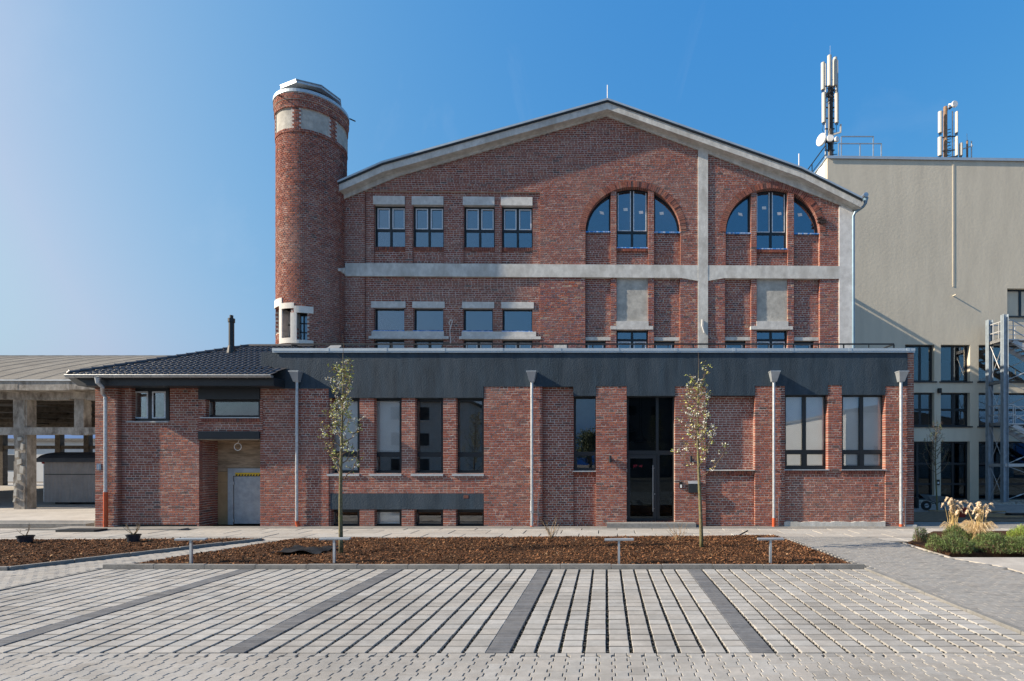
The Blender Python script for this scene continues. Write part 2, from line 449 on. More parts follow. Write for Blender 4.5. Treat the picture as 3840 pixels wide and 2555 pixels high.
# ---------------------------------------------------------------- windows
def window(parent, x0, x1, z0, z1, y, xs=(), zs=(), fw=.06, bw=.07, dep=.07, glass='glass', name='window',
           film=(), blind=(), blind_down=1.0, frame_mat='frame', sash=()):
    f = MB()
    f.box(x0, x0+fw, y, y+dep, z0, z1); f.box(x1-fw, x1, y, y+dep, z0, z1)
    f.box(x0+fw, x1-fw, y, y+dep, z0, z0+fw); f.box(x0+fw, x1-fw, y, y+dep, z1-fw, z1)
    for zc in zs: f.box(x0+fw, x1-fw, y+.003, y+dep-.003, zc-bw/2, zc+bw/2)
    zz = [z0+fw] + [v for zc in sorted(zs) for v in (zc-bw/2, zc+bw/2)] + [z1-fw]
    xx = [x0+fw] + [v for xc in sorted(xs) for v in (xc-bw/2, xc+bw/2)] + [x1-fw]
    for xc in xs:
        for k in range(0, len(zz), 2): f.box(xc-bw/2, xc+bw/2, y+.002, y+dep-.002, zz[k], zz[k+1])
    w = f.build(name, M[frame_mat], parent)
    for i in range(len(xx)//2):
        for k in range(len(zz)//2):
            a, b, c, d = xx[2*i], xx[2*i+1], zz[2*k], zz[2*k+1]
            if (i, k) in sash:
                sm = MB(); e = .035
                sm.box(a, b, y+.012, y+dep-.01, c, c+e); sm.box(a, b, y+.012, y+dep-.01, d-e, d)
                sm.box(a, a+e, y+.012, y+dep-.01, c+e, d-e); sm.box(b-e, b, y+.012, y+dep-.01, c+e, d-e)
                sm.build('sash', M[frame_mat], w)
                a += e; b -= e; c += e; d -= e
            p = MB(); p.box(a, b, y+dep*.5, y+dep*.5+.008, c, d)
            p.build('pane', M[glass], w)
            if (i, k) in film:
                t = MB(); e = .042
                t.box(a+.01, b-.01, y-.006, y+.012, c+.01, c+.01+e); t.box(a+.01, b-.01, y-.006, y+.012, d-.01-e, d-.01)
                t.box(a+.01, a+.01+e, y-.005, y+.011, c+.01+e, d-.01-e); t.box(b-.01-e, b-.01, y-.005, y+.011, c+.01+e, d-.01-e)
                t.build('protective_film', M['tape_white'], w)
            if (i, k) in blind:
                s = MB(); bot = d-(d-c)*blind_down; z = d-.01
                while z > bot+.01:
                    s.obox(((a+b)/2, y+dep+.06, z), ((b-a)/2-.004, 0, 0), (0, .009, -.0195), (0, .0012, .0006))
                    z -= .036
                s.box(a+.005, b-.005, y+dep+.042, y+dep+.075, bot-.012, bot+.012)
                s.build('blind', M['blind'], w)
    return w
def sill(parent, x0, x1, z, y0, y1, m='zinc_dull', t=.035):
    b = MB(); b.box(x0, x1, y0, y1, z-t, z)
    return b.build('sill', M[m], parent)

# ---------------------------------------------------------------- ground
def sheet(name, poly, z, m, t=.05):
    b = MB(); b.prism_z(poly, z-t, z)
    return structure(b.build(name, M[m]))
def ptint(base, v=.07, warm=.02):
    k = RND.uniform(1-v, 1+v)*(.84 if RND.random() < .06 else 1); w = RND.uniform(-warm, warm)
    return (base[0]*k*(1+w), base[1]*k, base[2]*k*(1-w))
def lay_pavers(parent, items, mat, base, limit=300, name='paver', v=.07, ch=.005):
    """items: (polygon, z0, z1); nearest to the camera become objects with shared meshes where alike"""
    items = sorted(items, key=lambda it: it[0][0][1] + .25*abs(it[0][0][0]))
    rest = MB()
    for i, (poly, z0, z1) in enumerate(items):
        if i < limit:
            b = MB(); b.prism_z(poly, z0, z1, tint=ptint(base, v), chamfer=ch)
            b.build(name, mat, parent)
        else:
            rest.prism_z(poly, z0, z1, tint=ptint(base, v), chamfer=ch)
    if rest.v: rest.build('paving', mat, parent, kind='stuff')

gm = MB(); gm.box(-600, 600, -400, 1500, -1.0, -.12)
structure(gm.build('ground', M['ground']))

# parking area: square stones with wide planted joints, dark strips between the bays
PY0, PY1 = 5.95, 10.60
PXL, PXR = -10.0, 5.12
bedp = sheet('parking_pavement', [(PXL,PY0),(PXR,PY0),(PXR,PY1),(PXL,PY1)], -.045, 'bed')
strips = [-7.13, -4.17, -1.21, 1.75]
SW = .135
bays = []
edges = [PXL] + [e for s_ in strips for e in (s_-SW, s_+SW)] + [PXR]
stones = []; nubs = MB()
for k in range(0, len(edges), 2):
    a, b = edges[k], edges[k+1]
    n = max(1, round((b-a)/.274)); p = (b-a)/n
    rows = 22; rh = (PY1-PY0)/rows
    for i in range(n):
        for r in range(rows):
            x0 = a+i*p+.040 if k or i else a+.01
            x1 = a+(i+1)*p-.002
            y0 = PY0+r*rh+.009; y1 = PY0+(r+1)*rh-.009
            if r == 0 and (i % 2): y0 += 0
            dz = RND.uniform(-.003, .003)
            j = lambda: RND.uniform(-.003, .003)
            stones.append(([(x0+j(),y0+j()),(x1+j(),y0+j()),(x1+j(),y1+j()),(x0+j(),y1+j())], -.04, dz))
            nubs.box(x0, x1, y1-.004, y1+.022, -.045, -.0025)
            for q in (.28, .72):
                yy = y0+(y1-y0)*q
                if RND.random() < .9: nubs.box(x0-.048, x0, yy-.014, yy+.014, -.045, -.013+RND.uniform(-.006,.004))
lay_pavers(bedp, stones, M['paver'], (.36,.352,.335), v=.09)
nubs.build('joint_spacers', M['bed'], bedp, kind='stuff')
gr = MB()
for _ in range(5200):
    k = RND.randrange(0, len(edges), 2); k = k if k < len(edges)-1 else 0
    a, b = edges[k], edges[k+1]; n = max(1, round((b-a)/.274)); p = (b-a)/n
    x = a+RND.randrange(n)*p+RND.uniform(.004,.042); y = PY0+RND.random()**1.4*(PY1-PY0)
    s = RND.uniform(.004,.010)
    gr.obox((x,y,-.04+s*.5), (s,s*.4,0), (-s*.3,s,0), (0,0,s*.6), tint=RND.choice([(.2,.19,.18),(.1,.1,.1),(.32,.3,.27),(.3,.18,.08),(.05,.05,.05),(.09,.12,.04)]))
gr.build('joint_gravel', M['gravel'], bedp, kind='stuff')
dk = []
for s_ in strips:
    n = 58; rh = (PY1-PY0)/n
    for r in range(n):
        w = SW-.004
        dk.append(([(s_-w,PY0+r*rh+.002),(s_+w,PY0+r*rh+.002),(s_+w,PY0+(r+1)*rh-.002),(s_-w,PY0+(r+1)*rh-.002)], -.04, RND.uniform(-.002,.002)))
lay_pavers(bedp, dk, M['paver_dark'], (.135,.14,.15), name='dark_paver', v=.14)

# lane in front: interlocking double-T stones
lane = sheet('lane_pavement', [(-14,-3.0),(9,-3.0),(9,5.94),(-14,5.94)], -.04, 'bed')
its = []
A_, Wd, Ln = .017, .1652, .2
for c in range(-70, 50):
    xc = c*Wd; off = .1 if c % 2 else 0.0
    if xc < -13.8 or xc > 8.8: continue
    for r in range(0, 46):
        y1 = 5.93-r*Ln-off; y0 = y1-Ln; yc = (y0+y1)/2
        if y0 < -2.9: continue
        g = .005; h = Wd/2-g; e = .0018
        pr = [(-.1+e, h+A_), (-.058, h+A_), (-.040, h-A_), (.040, h-A_), (.058, h+A_), (.1-e, h+A_)]
        poly = [(xc+w, yc+t) for t, w in pr] + [(xc-w, yc+t) for t, w in reversed(pr)]
        poly = poly[::1]
        z = RND.uniform(-.002, .002)
        its.append((poly, -.036, z, yc, xc))
# polygon order must be counter-clockwise
def ccw(p):
    a = sum(p[i][0]*p[(i+1)%len(p)][1]-p[(i+1)%len(p)][0]*p[i][1] for i in range(len(p)))
    return p if a > 0 else p[::-1]
vis = []; rest = []
for poly, z0, z1, yc, xc in its:
    (vis if (yc > 4.95 and -6.9 < xc < 4.9) else rest).append((ccw(poly), z0, z1))
for c in range(-70, 50):     # half stones closing the first row
    xc = c*Wd
    if c % 2 and -13.8 < xc < 8.8:
        rest.append(([(xc-Wd/2+.02,5.84),(xc+Wd/2-.02,5.84),(xc+Wd/2-.02,5.93),(xc-Wd/2+.02,5.93)], -.036, 0.0))
vis.sort(key=lambda it: it[0][0][1]); 
lay_pavers(lane, vis+rest, M['paver'], (.34,.33,.312), v=.08)

# kerbs (each stone a piece)
def kerb_run(name, pts, w=.08, h=.10, L=1.0, label_parent=None, z0=-.12, tilt=0):
    root = None
    k = 0
    for (xa,ya),(xb,yb) in zip(pts[:-1], pts[1:]):
        d = math.hypot(xb-xa, yb-ya); n = max(1, round(d/L)); ux, uy = (xb-xa)/d, (yb-ya)/d; nx, ny = -uy, ux
        for i in range(n):
            t0, t1 = d*i/n+.004, d*(i+1)/n-.004
            poly = [(xa+ux*t0-nx*w/2, ya+uy*t0-ny*w/2),(xa+ux*t1-nx*w/2, ya+uy*t1-ny*w/2),(xa+ux*t1+nx*w/2, ya+uy*t1+ny*w/2),(xa+ux*t0+nx*w/2, ya+uy*t0+ny*w/2)]
            b = MB(); b.prism_z(ccw(poly), z0, h+RND.uniform(-.006,.006), chamfer=.008)
            o = b.build(name if root is None else 'kerb_stone', M['kerb'], root)
            if root is None: root = structure(o)
            k += 1
    return root
kerb_run('bed_kerb', [(PXL-.02, PY1+.06), (PXR+.05, PY1+.06)], .09, .085)
kerb_run('lane_kerb', [(PXR+.06, 4.6), (PXR+.06, PY1)], .09, .035)
kerb_run('parking_edge_kerb', [(PXL-.06, 5.4), (PXL-.06, PY1)], .09, .012)

# main planting bed
KY = PY1+.12
bl, bb1 = G(372, 2126), G(1040, 2030)
bb2 = G(2915, 2012); br = G(3212, 2124)
MBED = [(PXL+.15, KY), (br[0], KY), (bb2[0], bb2[1]), (bb1[0]+.2, bb1[1]+.3)]
def inside(p, poly):
    x, y = p; r = False
    for i in range(len(poly)):
        (xa,ya),(xb,yb) = poly[i], poly[i-1]
        if (ya > y) != (yb > y) and x < (xb-xa)*(y-ya)/(yb-ya)+xa: r = not r
    return r
def edge_dist(p, poly):
    x, y = p; best = 9
    for i in range(len(poly)):
        (xa,ya),(xb,yb) = poly[i-1], poly[i]
        dx, dy = xb-xa, yb-ya; t = max(0, min(1, ((x-xa)*dx+(y-ya)*dy)/(dx*dx+dy*dy)))
        best = min(best, math.hypot(x-xa-dx*t, y-ya-dy*t))
    return best
def hnoise(x, y):
    return .5*math.sin(x*1.7+y*.9)*math.sin(y*2.3-x*.6+1.3)+.3*math.sin(x*4.1+1)*math.sin(y*3.7+2)+.2*math.sin(x*9.3+y*7.1)
def bed_h(x, y, poly, hmax=.10):
    return .015 + hmax*min(1, edge_dist((x,y), poly)/.5)*(.65+.35*hnoise(x,y))
def mulch_bed(name, poly, nchips, hmax=.1, skip=None):
    x0 = min(p[0] for p in poly); x1 = max(p[0] for p in poly); y0 = min(p[1] for p in poly); y1 = max(p[1] for p in poly)
    # surface grid
    st = .14; mb = MB(); idx = {}
    base = MB(); base.prism_z(ccw(poly), -.1, .012)
    nx, ny = int((x1-x0)/st)+1, int((y1-y0)/st)+1
    for i in range(nx+1):
        for j in range(ny+1):
            x, y = x0+i*st, y0+j*st
            if inside((x,y), poly):
                idx[i,j] = len(mb.v); mb.v.append((x, y, bed_h(x,y,poly,hmax)))
    for (i,j) in list(idx):
        q = [(i,j),(i+1,j),(i+1,j+1),(i,j+1)]
        if all(k in idx for k in q):
            mb.f.append([idx[k] for k in q]); mb.m.append(0); mb.t.append(None)
    root = structure(base.build(name, M['mulch_base']))
    mb.build('bed_surface', M['mulch_base'], root, smooth=True)
    ch = MB(); cols = [(.19,.088,.044),(.135,.062,.032),(.085,.042,.025),(.27,.135,.065),(.36,.22,.12),(.045,.026,.018),(.21,.10,.05)]
    wts = [5,5,3,3,1,2,4]
    n = 0; tries = 0
    while n < nchips and tries < nchips*4:
        tries += 1
        x, y = RND.uniform(x0,x1), RND.uniform(y0,y1)
        if not inside((x,y), poly) or edge_dist((x,y), poly) < .02: continue
        if skip and skip(x, y): continue
        z = bed_h(x,y,poly,hmax)
        L = RND.uniform(.009,.024)*(1.9 if RND.random() < .12 else 1); w = L*RND.uniform(.25,.6); a = RND.uniform(0,6.28); ti = RND.gauss(0,.45); tj = RND.gauss(0,.4)
        u = Vector((math.cos(a)*math.cos(ti), math.sin(a)*math.cos(ti), math.sin(ti)))*L
        v = Vector((-math.sin(a), math.cos(a), tj)).normalized()*w
        c = Vector((x,y,z+RND.uniform(.002,.022)))
        t = RND.choices(cols, wts)[0]; k = RND.uniform(.75,1.3); t = tuple(q*k for q in t)
        ch.add([tuple(c-u-v), tuple(c+u-v*.7), tuple(c+u*1.05+v*.6), tuple(c-u*.9+v), tuple(c+Vector((0,0,w*.25)))],
               [(0,1,4),(1,2,4),(2,3,4),(3,0,4)], 0, t)
        n += 1
    ch.build('bark_chips', M['mulch'], root, kind='stuff')
    return root
TREE1 = G(1279, 2078, .06); TREE2 = G(2626, 2056, .06)
MAT1 = (G(1150, 2068)[0], G(1150, 2068)[1])
skipf = lambda x, y: ((x-TREE2[0]+.55)**2*.35+(y-TREE2[1]+.75)**2 < .09 and RND.random() < .8) or ((x-TREE1[0]+.1)**2+(y-TREE1[1]+.05)**2 < .06)
mulch_bed('planting_bed', MBED, 46000, .10, skipf)
# left planting bed
lb = [G(-250,2140), G(45,2136), G(985,2026), G(985,2023), G(-350,2030)]
LBED = [(lb[0][0],lb[0][1]),(lb[1][0],lb[1][1]),(lb[2][0],lb[2][1]),(lb[3][0],lb[3][1]+.05),(lb[4][0],lb[4][1])]
mulch_bed('planting_bed', LBED, 20000, .07)
kerb_run('bed_kerb', [(lb[0][0],lb[0][1]-.05),(lb[1][0],lb[1][1]-.05),(lb[2][0],lb[2][1]-.05)], .08, .07)

# path between the beds and the forecourt left: fine rectangular stones
pathbed = sheet('path_pavement', [(-30,5.95),(PXL-.11,5.95),(PXL-.11,KY),(MBED[3][0],MBED[3][1]),(MBED[3][0]+1.2,14.8),(lb[2][0],lb[2][1]-.09),(lb[1][0],lb[1][1]-.09),(lb[0][0],lb[0][1]-.09),(-30,lb[0][1]-.4)], -.035, 'bed')
def in_path(x, y):
    if y < 6: return False
    if x > PXL-.12 and y < KY: return False
    if inside((x,y), [(PXL-.1,KY-.1)]+[(p[0]-.0,p[1]) for p in MBED][3:]+[(MBED[3][0]+2,MBED[3][1]+1),(MBED[1][0],MBED[1][1]+9)]): return False
    if inside((x,y), MBED) : return False
    # left bed and beyond
    xa,ya = lb[1][0],lb[1][1]-.1; xb,yb = lb[2][0],lb[2][1]-.1
    yl = ya+(x-xa)*(yb-ya)/(xb-xa) if x > xa else ya
    if y > yl or y > 14.6: return False
    return True
its = []
dirx, diry = 1.0, 0.0
for r in range(0, 92):
    y = 6.05+r*.1
    for c in range(0, 120):
        x = -21+c*.2+(.1 if r % 2 else 0)
        if x > -5.5: break
        if in_path(x+.1, y+.05) and in_path(x+.02,y+.09) and in_path(x+.18,y+.02):
            its.append(([(x+.003,y+.003),(x+.197,y+.003),(x+.197,y+.097),(x+.003,y+.097)], -.034, RND.uniform(-.0025,.0025)))
lay_pavers(pathbed, its, M['paver'], (.35,.338,.315), v=.06, ch=.003)

# grey driveway on the right
dl = [(PXR+.12, 3.0), (PXR+.12, KY-.1), (bb2[0]+.05, bb2[1]), (bb2[0]+.05, 15.25)]
dr = [G(3385, 2036), G(3560, 2090), G(3760, 2124), G(3990, 2190)]
DRV = dl + [(dr[0][0]-.3, 15.25), dr[0], dr[1], dr[2], dr[3], (dr[3][0]+3, 3.0)]
drive = sheet('driveway_pavement', DRV, -.03, 'bed')
its = []
for r in range(0, 123):
    y = 3.05+r*.1
    for c in range(0, 45):
        x = 3.0+c*.2+(.1 if r % 2 else 0)
        xa, xb = x+.0015, x+.1985
        if y < KY-.2 and xa < PXR+.124 < xb-.02: xa = PXR+.124
        if all(inside((p,y+b_), DRV) for p in (xa+.002, xb-.002) for b_ in (.01,.09)):
            its.append(([(xa,y+.0015),(xb,y+.0015),(xb,y+.0985),(xa,y+.0985)], -.028, .002+RND.uniform(-.0025,.0025)))
its.sort(key=lambda it: it[0][0][1] < 6.2)
lay_pavers(drive, its, M['paver_dark'], (.27,.265,.255), v=.05, ch=.002)
# pale slab area beyond the driveway
sheet('yard_pavement', [dr[1], (dr[1][0]+22, dr[1][1]+.0), (dr[1][0]+22, 3), (dr[3][0]+3.05, 3), dr[3], dr[2]], -.004, 'slab_plain', .1)
sheet('yard_pavement_border', [dr[0], dr[1], (dr[1][0]+.05, dr[1][1]+.01), (dr[0][0]+.05, dr[0][1]+.03)], .004, 'slab_plain', .1)

# concrete slab walk along the building, two rows of slabs
WALK = sheet('slab_walk', [(-32,15.2),(14,15.2),(14,17.84),(-32,17.84)], -.05, 'bed')
its = []
x = -31.0
row = 0
for y0, y1 in ((15.22,15.9),(15.92,16.7)):
    x = -31.0+.5*row
    while x < 13.5:
        Ls = 1.12+RND.uniform(-.02,.02)
        if y0 > 15.3 or True:
            its.append(([(x+.014,y0),(x+Ls-.014,y0+RND.uniform(-.01,.01)),(x+Ls-.014,y1),(x+.014,y1+RND.uniform(-.006,.006))], -.045, RND.uniform(-.006,.006)))
        x += Ls
    row += 1
xq = -31.0
while xq < 13.5:
    its.append(([(xq+.014,16.72),(xq+1.106,16.72),(xq+1.106,17.15),(xq+.014,17.15)], -.047, RND.uniform(-.006,.004))) if not -18.2 < xq < -14.0 else None
    xq += 1.12
for k in range(0, 40):
    xx = -31+k*1.12
    its.append(([(xx+.01,14.5),(xx+1.11,14.5),(xx+1.11,15.19),(xx+.01,15.19)], -.049, -.013+RND.uniform(-.003,.003)))
lay_pavers(WALK, its, M['slab'], (.38,.365,.34), name='concrete_slab', v=.06)
gs = MB()
gs.box(-18.0, 12.6, 17.22, 17.85, -.06, -.012); gs.box(-18.2, -13.44, 16.79, 17.219, -.06, -.014)
structure(gs.build('drip_strip', M['gravel'])) if False else structure(gs.build('drip_strip', M['kerb']))
kerb_run('edging_kerb', [(-18.2,16.75),(-13.4,16.75),(-13.4,17.1)], .06, .03)
kerb_run('edging_kerb', [(-11.2,17.19),(9.9,17.19)], .06, .015)
# ================================================================ low brick front building
FD = FPX/112.0
def X(px, off=0.0): return (px-CX)/FPX*(FD+off)
def Z(py, off=0.0): return H-(py-CY)/FPX*(FD+off)
front = thing('brick_building', 'long low red brick building with dark grey rendered parapet band and tall windows', 'building', (0, FD, 0))
fw_ = MB(); fb = []
ZB = -.05
YB = FD+.45
def zone(x0, x1, ytop, off, holes=(), style=0, ed=.2, zb=ZB, rough=1.0):
    a, b = X(x0), X(x1); zt = Z(ytop)
    hs = [(X(h[0]), X(h[1]), Z(h[3]), Z(h[2])) for h in holes]
    fr = rect_free(a, b, hs)
    mortar(fw_, fr, zb, zt, FD+off, YB)
    lay(fb, fr, zb, zt, FD+off, style, ed, rough)
WX = [(1242,1347),(1402,1505),(1556,1661),(1710,1814)]
BX = [(1239,1347),(1403,1505),(1553,1661),(1709,1816)]
zone(976, 1233, 1458, 0.0, rough=1.3)
zone(1233, 1815, 1493, .03, [(a,b,1490,1778) for a,b in WX]+[(a,b,1911,1979) for a,b in BX]+[(1238,1819,1851,1911)])
zone(1815, 2034, 1450, 0.0, rough=1.3)
zone(2034, 2150, 1450, .17)
zone(2150, 2235, 1766, .24, style=1)
zone(2235, 2350, 1449, 0.0, rough=1.3)
zone(2350, 2531, 1957, .3)
zone(2531, 2647, 1449, 0.0, rough=1.2)
zone(2647, 2831, 1762, .10, rough=1.2)
zone(2831, 2944, 1448, 0.0, rough=1.3)
zone(2944, 3320, 1763, .05, rough=1.2); zone(3105, 3157, 1445, 0.0, rough=1.3, zb=Z(1768))
zone(3320, 3404, 1448, 0.0, rough=1.3)
zone(3404, 3429, 1322, .03, rough=1.3)
# blind niche
a, b = X(2640), X(2838)
fr = rect_free(a, b); mortar(fw_, fr, Z(1762), Z(1480), FD+.24, YB); lay(fb, fr, Z(1762), Z(1480), FD+.24, 1, .11, .6)
# return walls, back and roof
fw_.box(X(3404)+.02, X(3429), FD+.45, 22.0, ZB, 5.55)
fw_.box(X(976), X(976)+.3, FD+.45, 22.0, ZB, 5.55)
wall_f = fw_.build('wall', M['mortar'], front)
finish_bricks(fb, front, wall_f, 1.0)
inn = MB()
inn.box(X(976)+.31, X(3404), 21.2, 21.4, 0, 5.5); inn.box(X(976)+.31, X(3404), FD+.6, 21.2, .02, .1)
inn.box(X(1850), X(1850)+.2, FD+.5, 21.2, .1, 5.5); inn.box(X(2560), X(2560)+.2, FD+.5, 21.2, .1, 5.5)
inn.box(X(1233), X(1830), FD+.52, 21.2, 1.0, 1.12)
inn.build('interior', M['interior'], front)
rf = MB(); rf.box(X(976)+.02, X(3429)-.02, FD+.33, 21.95, 5.56, 5.72)
rf.build('roof', M['felt'], front)
# parapet band with stepped lower edge
prof = [(1022,1457),(1233,1457),(1233,1492),(1813,1492),(1813,1450),(2150,1450),(2150,1485),(2235,1485),(2235,1448),(2350,1448),(2350,1485),(2531,1485),(2531,1449),(2647,1449),(2647,1484),(2831,1484),(2831,1448),(2944,1448),(2944,1481),(3105,1481),(3105,1444),(3157,1444),(3157,1481),(3320,1481),(3320,1448),(3403.5,1448),(3403.5,1321),(1022,1321)]
band = MB(); band.prism_y([(X(x,-.02), Z(y,-.02)) for x, y in prof], FD-.02, FD+.32)
band.build('parapet', M['anthracite'], front)
# behind the hip roof the band goes on
b2 = MB(); b2.box(X(976), X(1021.8), FD+.02, FD+.3, Z(1457), Z(1321)); b2.build('parapet', M['anthracite'], front)
# metal coping in sheets with cover strips
xs_ = [1019]+[1019+208+218*i for i in range(11)]+[3433]
xs_ = [x for x in xs_ if x < 3420]+[3433]
for a, b in zip(xs_[:-1], xs_[1:]):
    m = MB(); m.box(X(a,-.1)+.001, X(b,-.1)-.001, FD-.09, FD+.42, Z(1316,-.1), Z(1306,-.1)); m.box(X(a,-.1)+.001, X(b,-.1)-.001, FD-.075, FD-.055, Z(1322,-.1), Z(1316.2,-.1))
    m.build('coping_sheet', M['coping'], front)
for a in xs_[1:-1]:
    m = MB(); m.box(X(a,-.1)-.05, X(a,-.1)+.05, FD-.097, FD+.43, Z(1317,-.1), Z(1305.4,-.1)); m.build('cover_strip', M['coping'], front)
# tall windows
RW = .2
for i, (a, b) in enumerate(WX):
    w = window(front, X(a,RW)-.05, X(b,RW)+.05, Z(1778), Z(1488), FD+.03+RW, zs=[Z(1705,RW)], fw=.12, bw=.16,
               glass='glass', blind={0:[(0,1),(0,0)],1:[(0,1)]}.get(i, ()), blind_down=.985 if i == 1 else (1.0 if i else .97))
    s = MB(); s.box(X(a)-.13 if i else X(a)-.13, X(b)+.01, FD-.035, FD+.25, Z(1786), Z(1778)); s.build('sill', M['zinc_dull'], w)
for i, (a, b) in enumerate(BX):
    window(front, X(a,RW)-.05, X(b,RW)+.05, Z(1981), Z(1910), FD+.03+RW, fw=.12, glass='glass', blind=[(0,0)] if i == 1 else ())
lb_ = MB(); lb_.box(X(1238), X(1819), FD+.012, FD+.4, Z(1911), Z(1851)); lb_.build('lintel_band', M['anthracite'], front)
bs = MB(); bs.brick(X(1738), X(1757), Z(1870), Z(1857), FD+.004, .05, (.13,.06,.05)); bs.build('brick', M['brick'], front)
# narrow window
w = window(front, X(2150), X(2240), Z(1766,.2), Z(1484), FD+.32, zs=[Z(1700,.2)], fw=.07, bw=.1, sash=[(0,0)])
s = MB(); s.box(X(2148), X(2236), FD+.1, FD+.33, Z(1770,.1), Z(1766.5,.1)); s.build('sill', M['zinc_dull'], w)
sm = MB(); soldier(sm, X(2151), X(2234), Z(1784), Z(1771), FD+.19); sm.build('sill_bricks', M['brick'], front, kind='stuff')
# right windows with blinds
for a, b in ((2942,3103),(3156,3318)):
    a2 = a-6; b2 = b+2
    w = window(front, X(a2,.2), X(b2,.2), Z(1761,.2), Z(1478,.2), FD+.2, xs=[X((a2+b2)/2-4,.2)], zs=[Z(1694,.2)], fw=.10, bw=.115,
               blind=[(0,0),(1,0),(0,1),(1,1)], sash=[(0,0),(1,0)])
    s = MB(); s.box(X(a)-.02, X(b)+.06, FD-.03, FD+.24, Z(1764.5), Z(1761)); s.build('sill', M['zinc_dull'], w)
    sm = MB(); soldier(sm, X(a)+.01, X(b), Z(1780), Z(1765.5), FD+.02); sm.build('sill_bricks', M['brick'], front, kind='stuff')
s = MB(); s.box(X(2649), X(2830), FD-.02, FD+.23, Z(1766), Z(1762.3)); s.build('sill', M['slab'] if False else M['concrete'], front)
sm = MB(); soldier(sm, X(2648), X(2830), Z(1781), Z(1767), FD+.05); sm.build('sill_bricks', M['brick'], front, kind='stuff')
# concrete plinth
pl = MB()
n = 24; xa, xb = X(2940), X(3318)
top = [(xa+(xb-xa)*i/n, Z(1957)+.012*math.sin(i*1.1)+.01*math.sin(i*2.7)) for i in range(n+1)]
pl.prism_y([(xa,ZB),(xb,ZB)]+top[::-1], FD-.04, FD+.2); pl.box(X(3392), X(3434), FD-.07, FD+.3, ZB, Z(1968))
pl.build('plinth', M['concrete'], front)
# entrance door
DY = FD+.3
def XD(px): return X(px,.3)
def ZD(py): return Z(py,.3)
fr_ = MB()
x0, x1, z0, z1 = XD(2346), XD(2533), ZD(1956), ZD(1484)
zt0, zt1 = ZD(1706), ZD(1690); m0, m1 = XD(2459.5), XD(2470)
fr_.box(x0, x0+.1, DY, DY+.09, z0, z1); fr_.box(x1-.1, x1, DY, DY+.09, z0, z1)
fr_.box(x0+.1, x1-.1, DY, DY+.09, z1-.07, z1); fr_.box(x0+.1, x1-.1, DY, DY+.09, zt0, zt1)
fr_.box(m0, m1, DY, DY+.09, zt1, z1-.07); fr_.box(m0+.03, m1+.03, DY, DY+.09, z0, zt0)
fr_.box(m1+.03, x1-.1, DY, DY+.09, z0, z0+.12)
door = fr_.build('entrance_door', M['frame'], front)
for a, b, c, d in ((x0+.1, m0, zt1, z1-.07), (m1, x1-.1, zt1, z1-.07), (m1+.03, x1-.1, z0+.12, zt0)):
    p = MB(); p.box(a, b, DY+.04, DY+.048, c, d); p.build('pane', M['glass_dark'], door)
lf = MB(); lx0, lx1 = x0+.04, m0+.02; gx0, gx1, gz0, gz1 = XD(2363), XD(2448), ZD(1943), ZD(1720)
lf.box(lx0, gx0, DY-.02, DY-.001, z0+.02, zt0-.01); lf.box(gx1, lx1, DY-.02, DY-.001, z0+.02, zt0-.01)
lf.box(gx0, gx1, DY-.02, DY-.001, z0+.02, gz0); lf.box(gx0, gx1, DY-.02, DY-.001, gz1, zt0-.01)
leaf = lf.build('door_leaf', M['metal_dark'], door)
p = MB(); p.box(gx0, gx1, DY-.013, DY-.006, gz0, gz1); p.build('pane', M['glass_dark'], leaf)
hd = MB(); hx = XD(2447.5); hd.tube([(hx,DY-.09,ZD(1918)),(hx,DY-.09,ZD(1745))], .014, 10)
for zz in (ZD(1908), ZD(1756)): hd.tube([(hx,DY-.09,zz),(hx+.06,DY-.02,zz)], .008, 8)
hd.build('handle', M['zinc'], leaf)
lk = MB(); lk.tube([(XD(2455),DY-.03,ZD(1853)),(XD(2455),DY-.02,ZD(1853))], .02, 10); lk.build('lock', M['zinc'], leaf)
for py in (1728, 1765, 1832, 1940):
    h_ = MB(); h_.box(x0+.025, x0+.045, DY-.035, DY-.02, ZD(py)-.055, ZD(py)+.055); h_.build('hinge', M['white'], leaf)
def text_mesh(name, s, size, loc, m, parent, shear=0.0, rot=(R_(90),0,0), ext=.0015):
    cu = bpy.data.curves.new(name, 'FONT'); cu.body = s; cu.size = size; cu.extrude = ext; cu.shear = shear; cu.resolution_u = 3
    to = bpy.data.objects.new(name, cu); COL.objects.link(to)
    dg = bpy.context.evaluated_depsgraph_get(); dg.update()
    me = bpy.data.meshes.new_from_object(to.evaluated_get(dg))
    bpy.data.objects.remove(to)
    me.materials.clear(); me.materials.append(m)
    o = bpy.data.objects.new(name, me); COL.objects.link(o); put(o, parent); o.location = loc; o.rotation_euler = rot
    return o
tz = ZD(1753.2)
text_mesh('lettering', 'ST', .125, (XD(2373.5), DY-.017, tz), M['red'], leaf, .25)
text_mesh('lettering', '>', .125, (XD(2390.5), DY-.017, tz), M['black'], leaf, .2)
text_mesh('lettering', '<', .125, (XD(2396), DY-.018, tz), M['red'], leaf, .25)
text_mesh('lettering', 'I', .125, (XD(2403.5), DY-.017, tz), M['red'], leaf, .25)
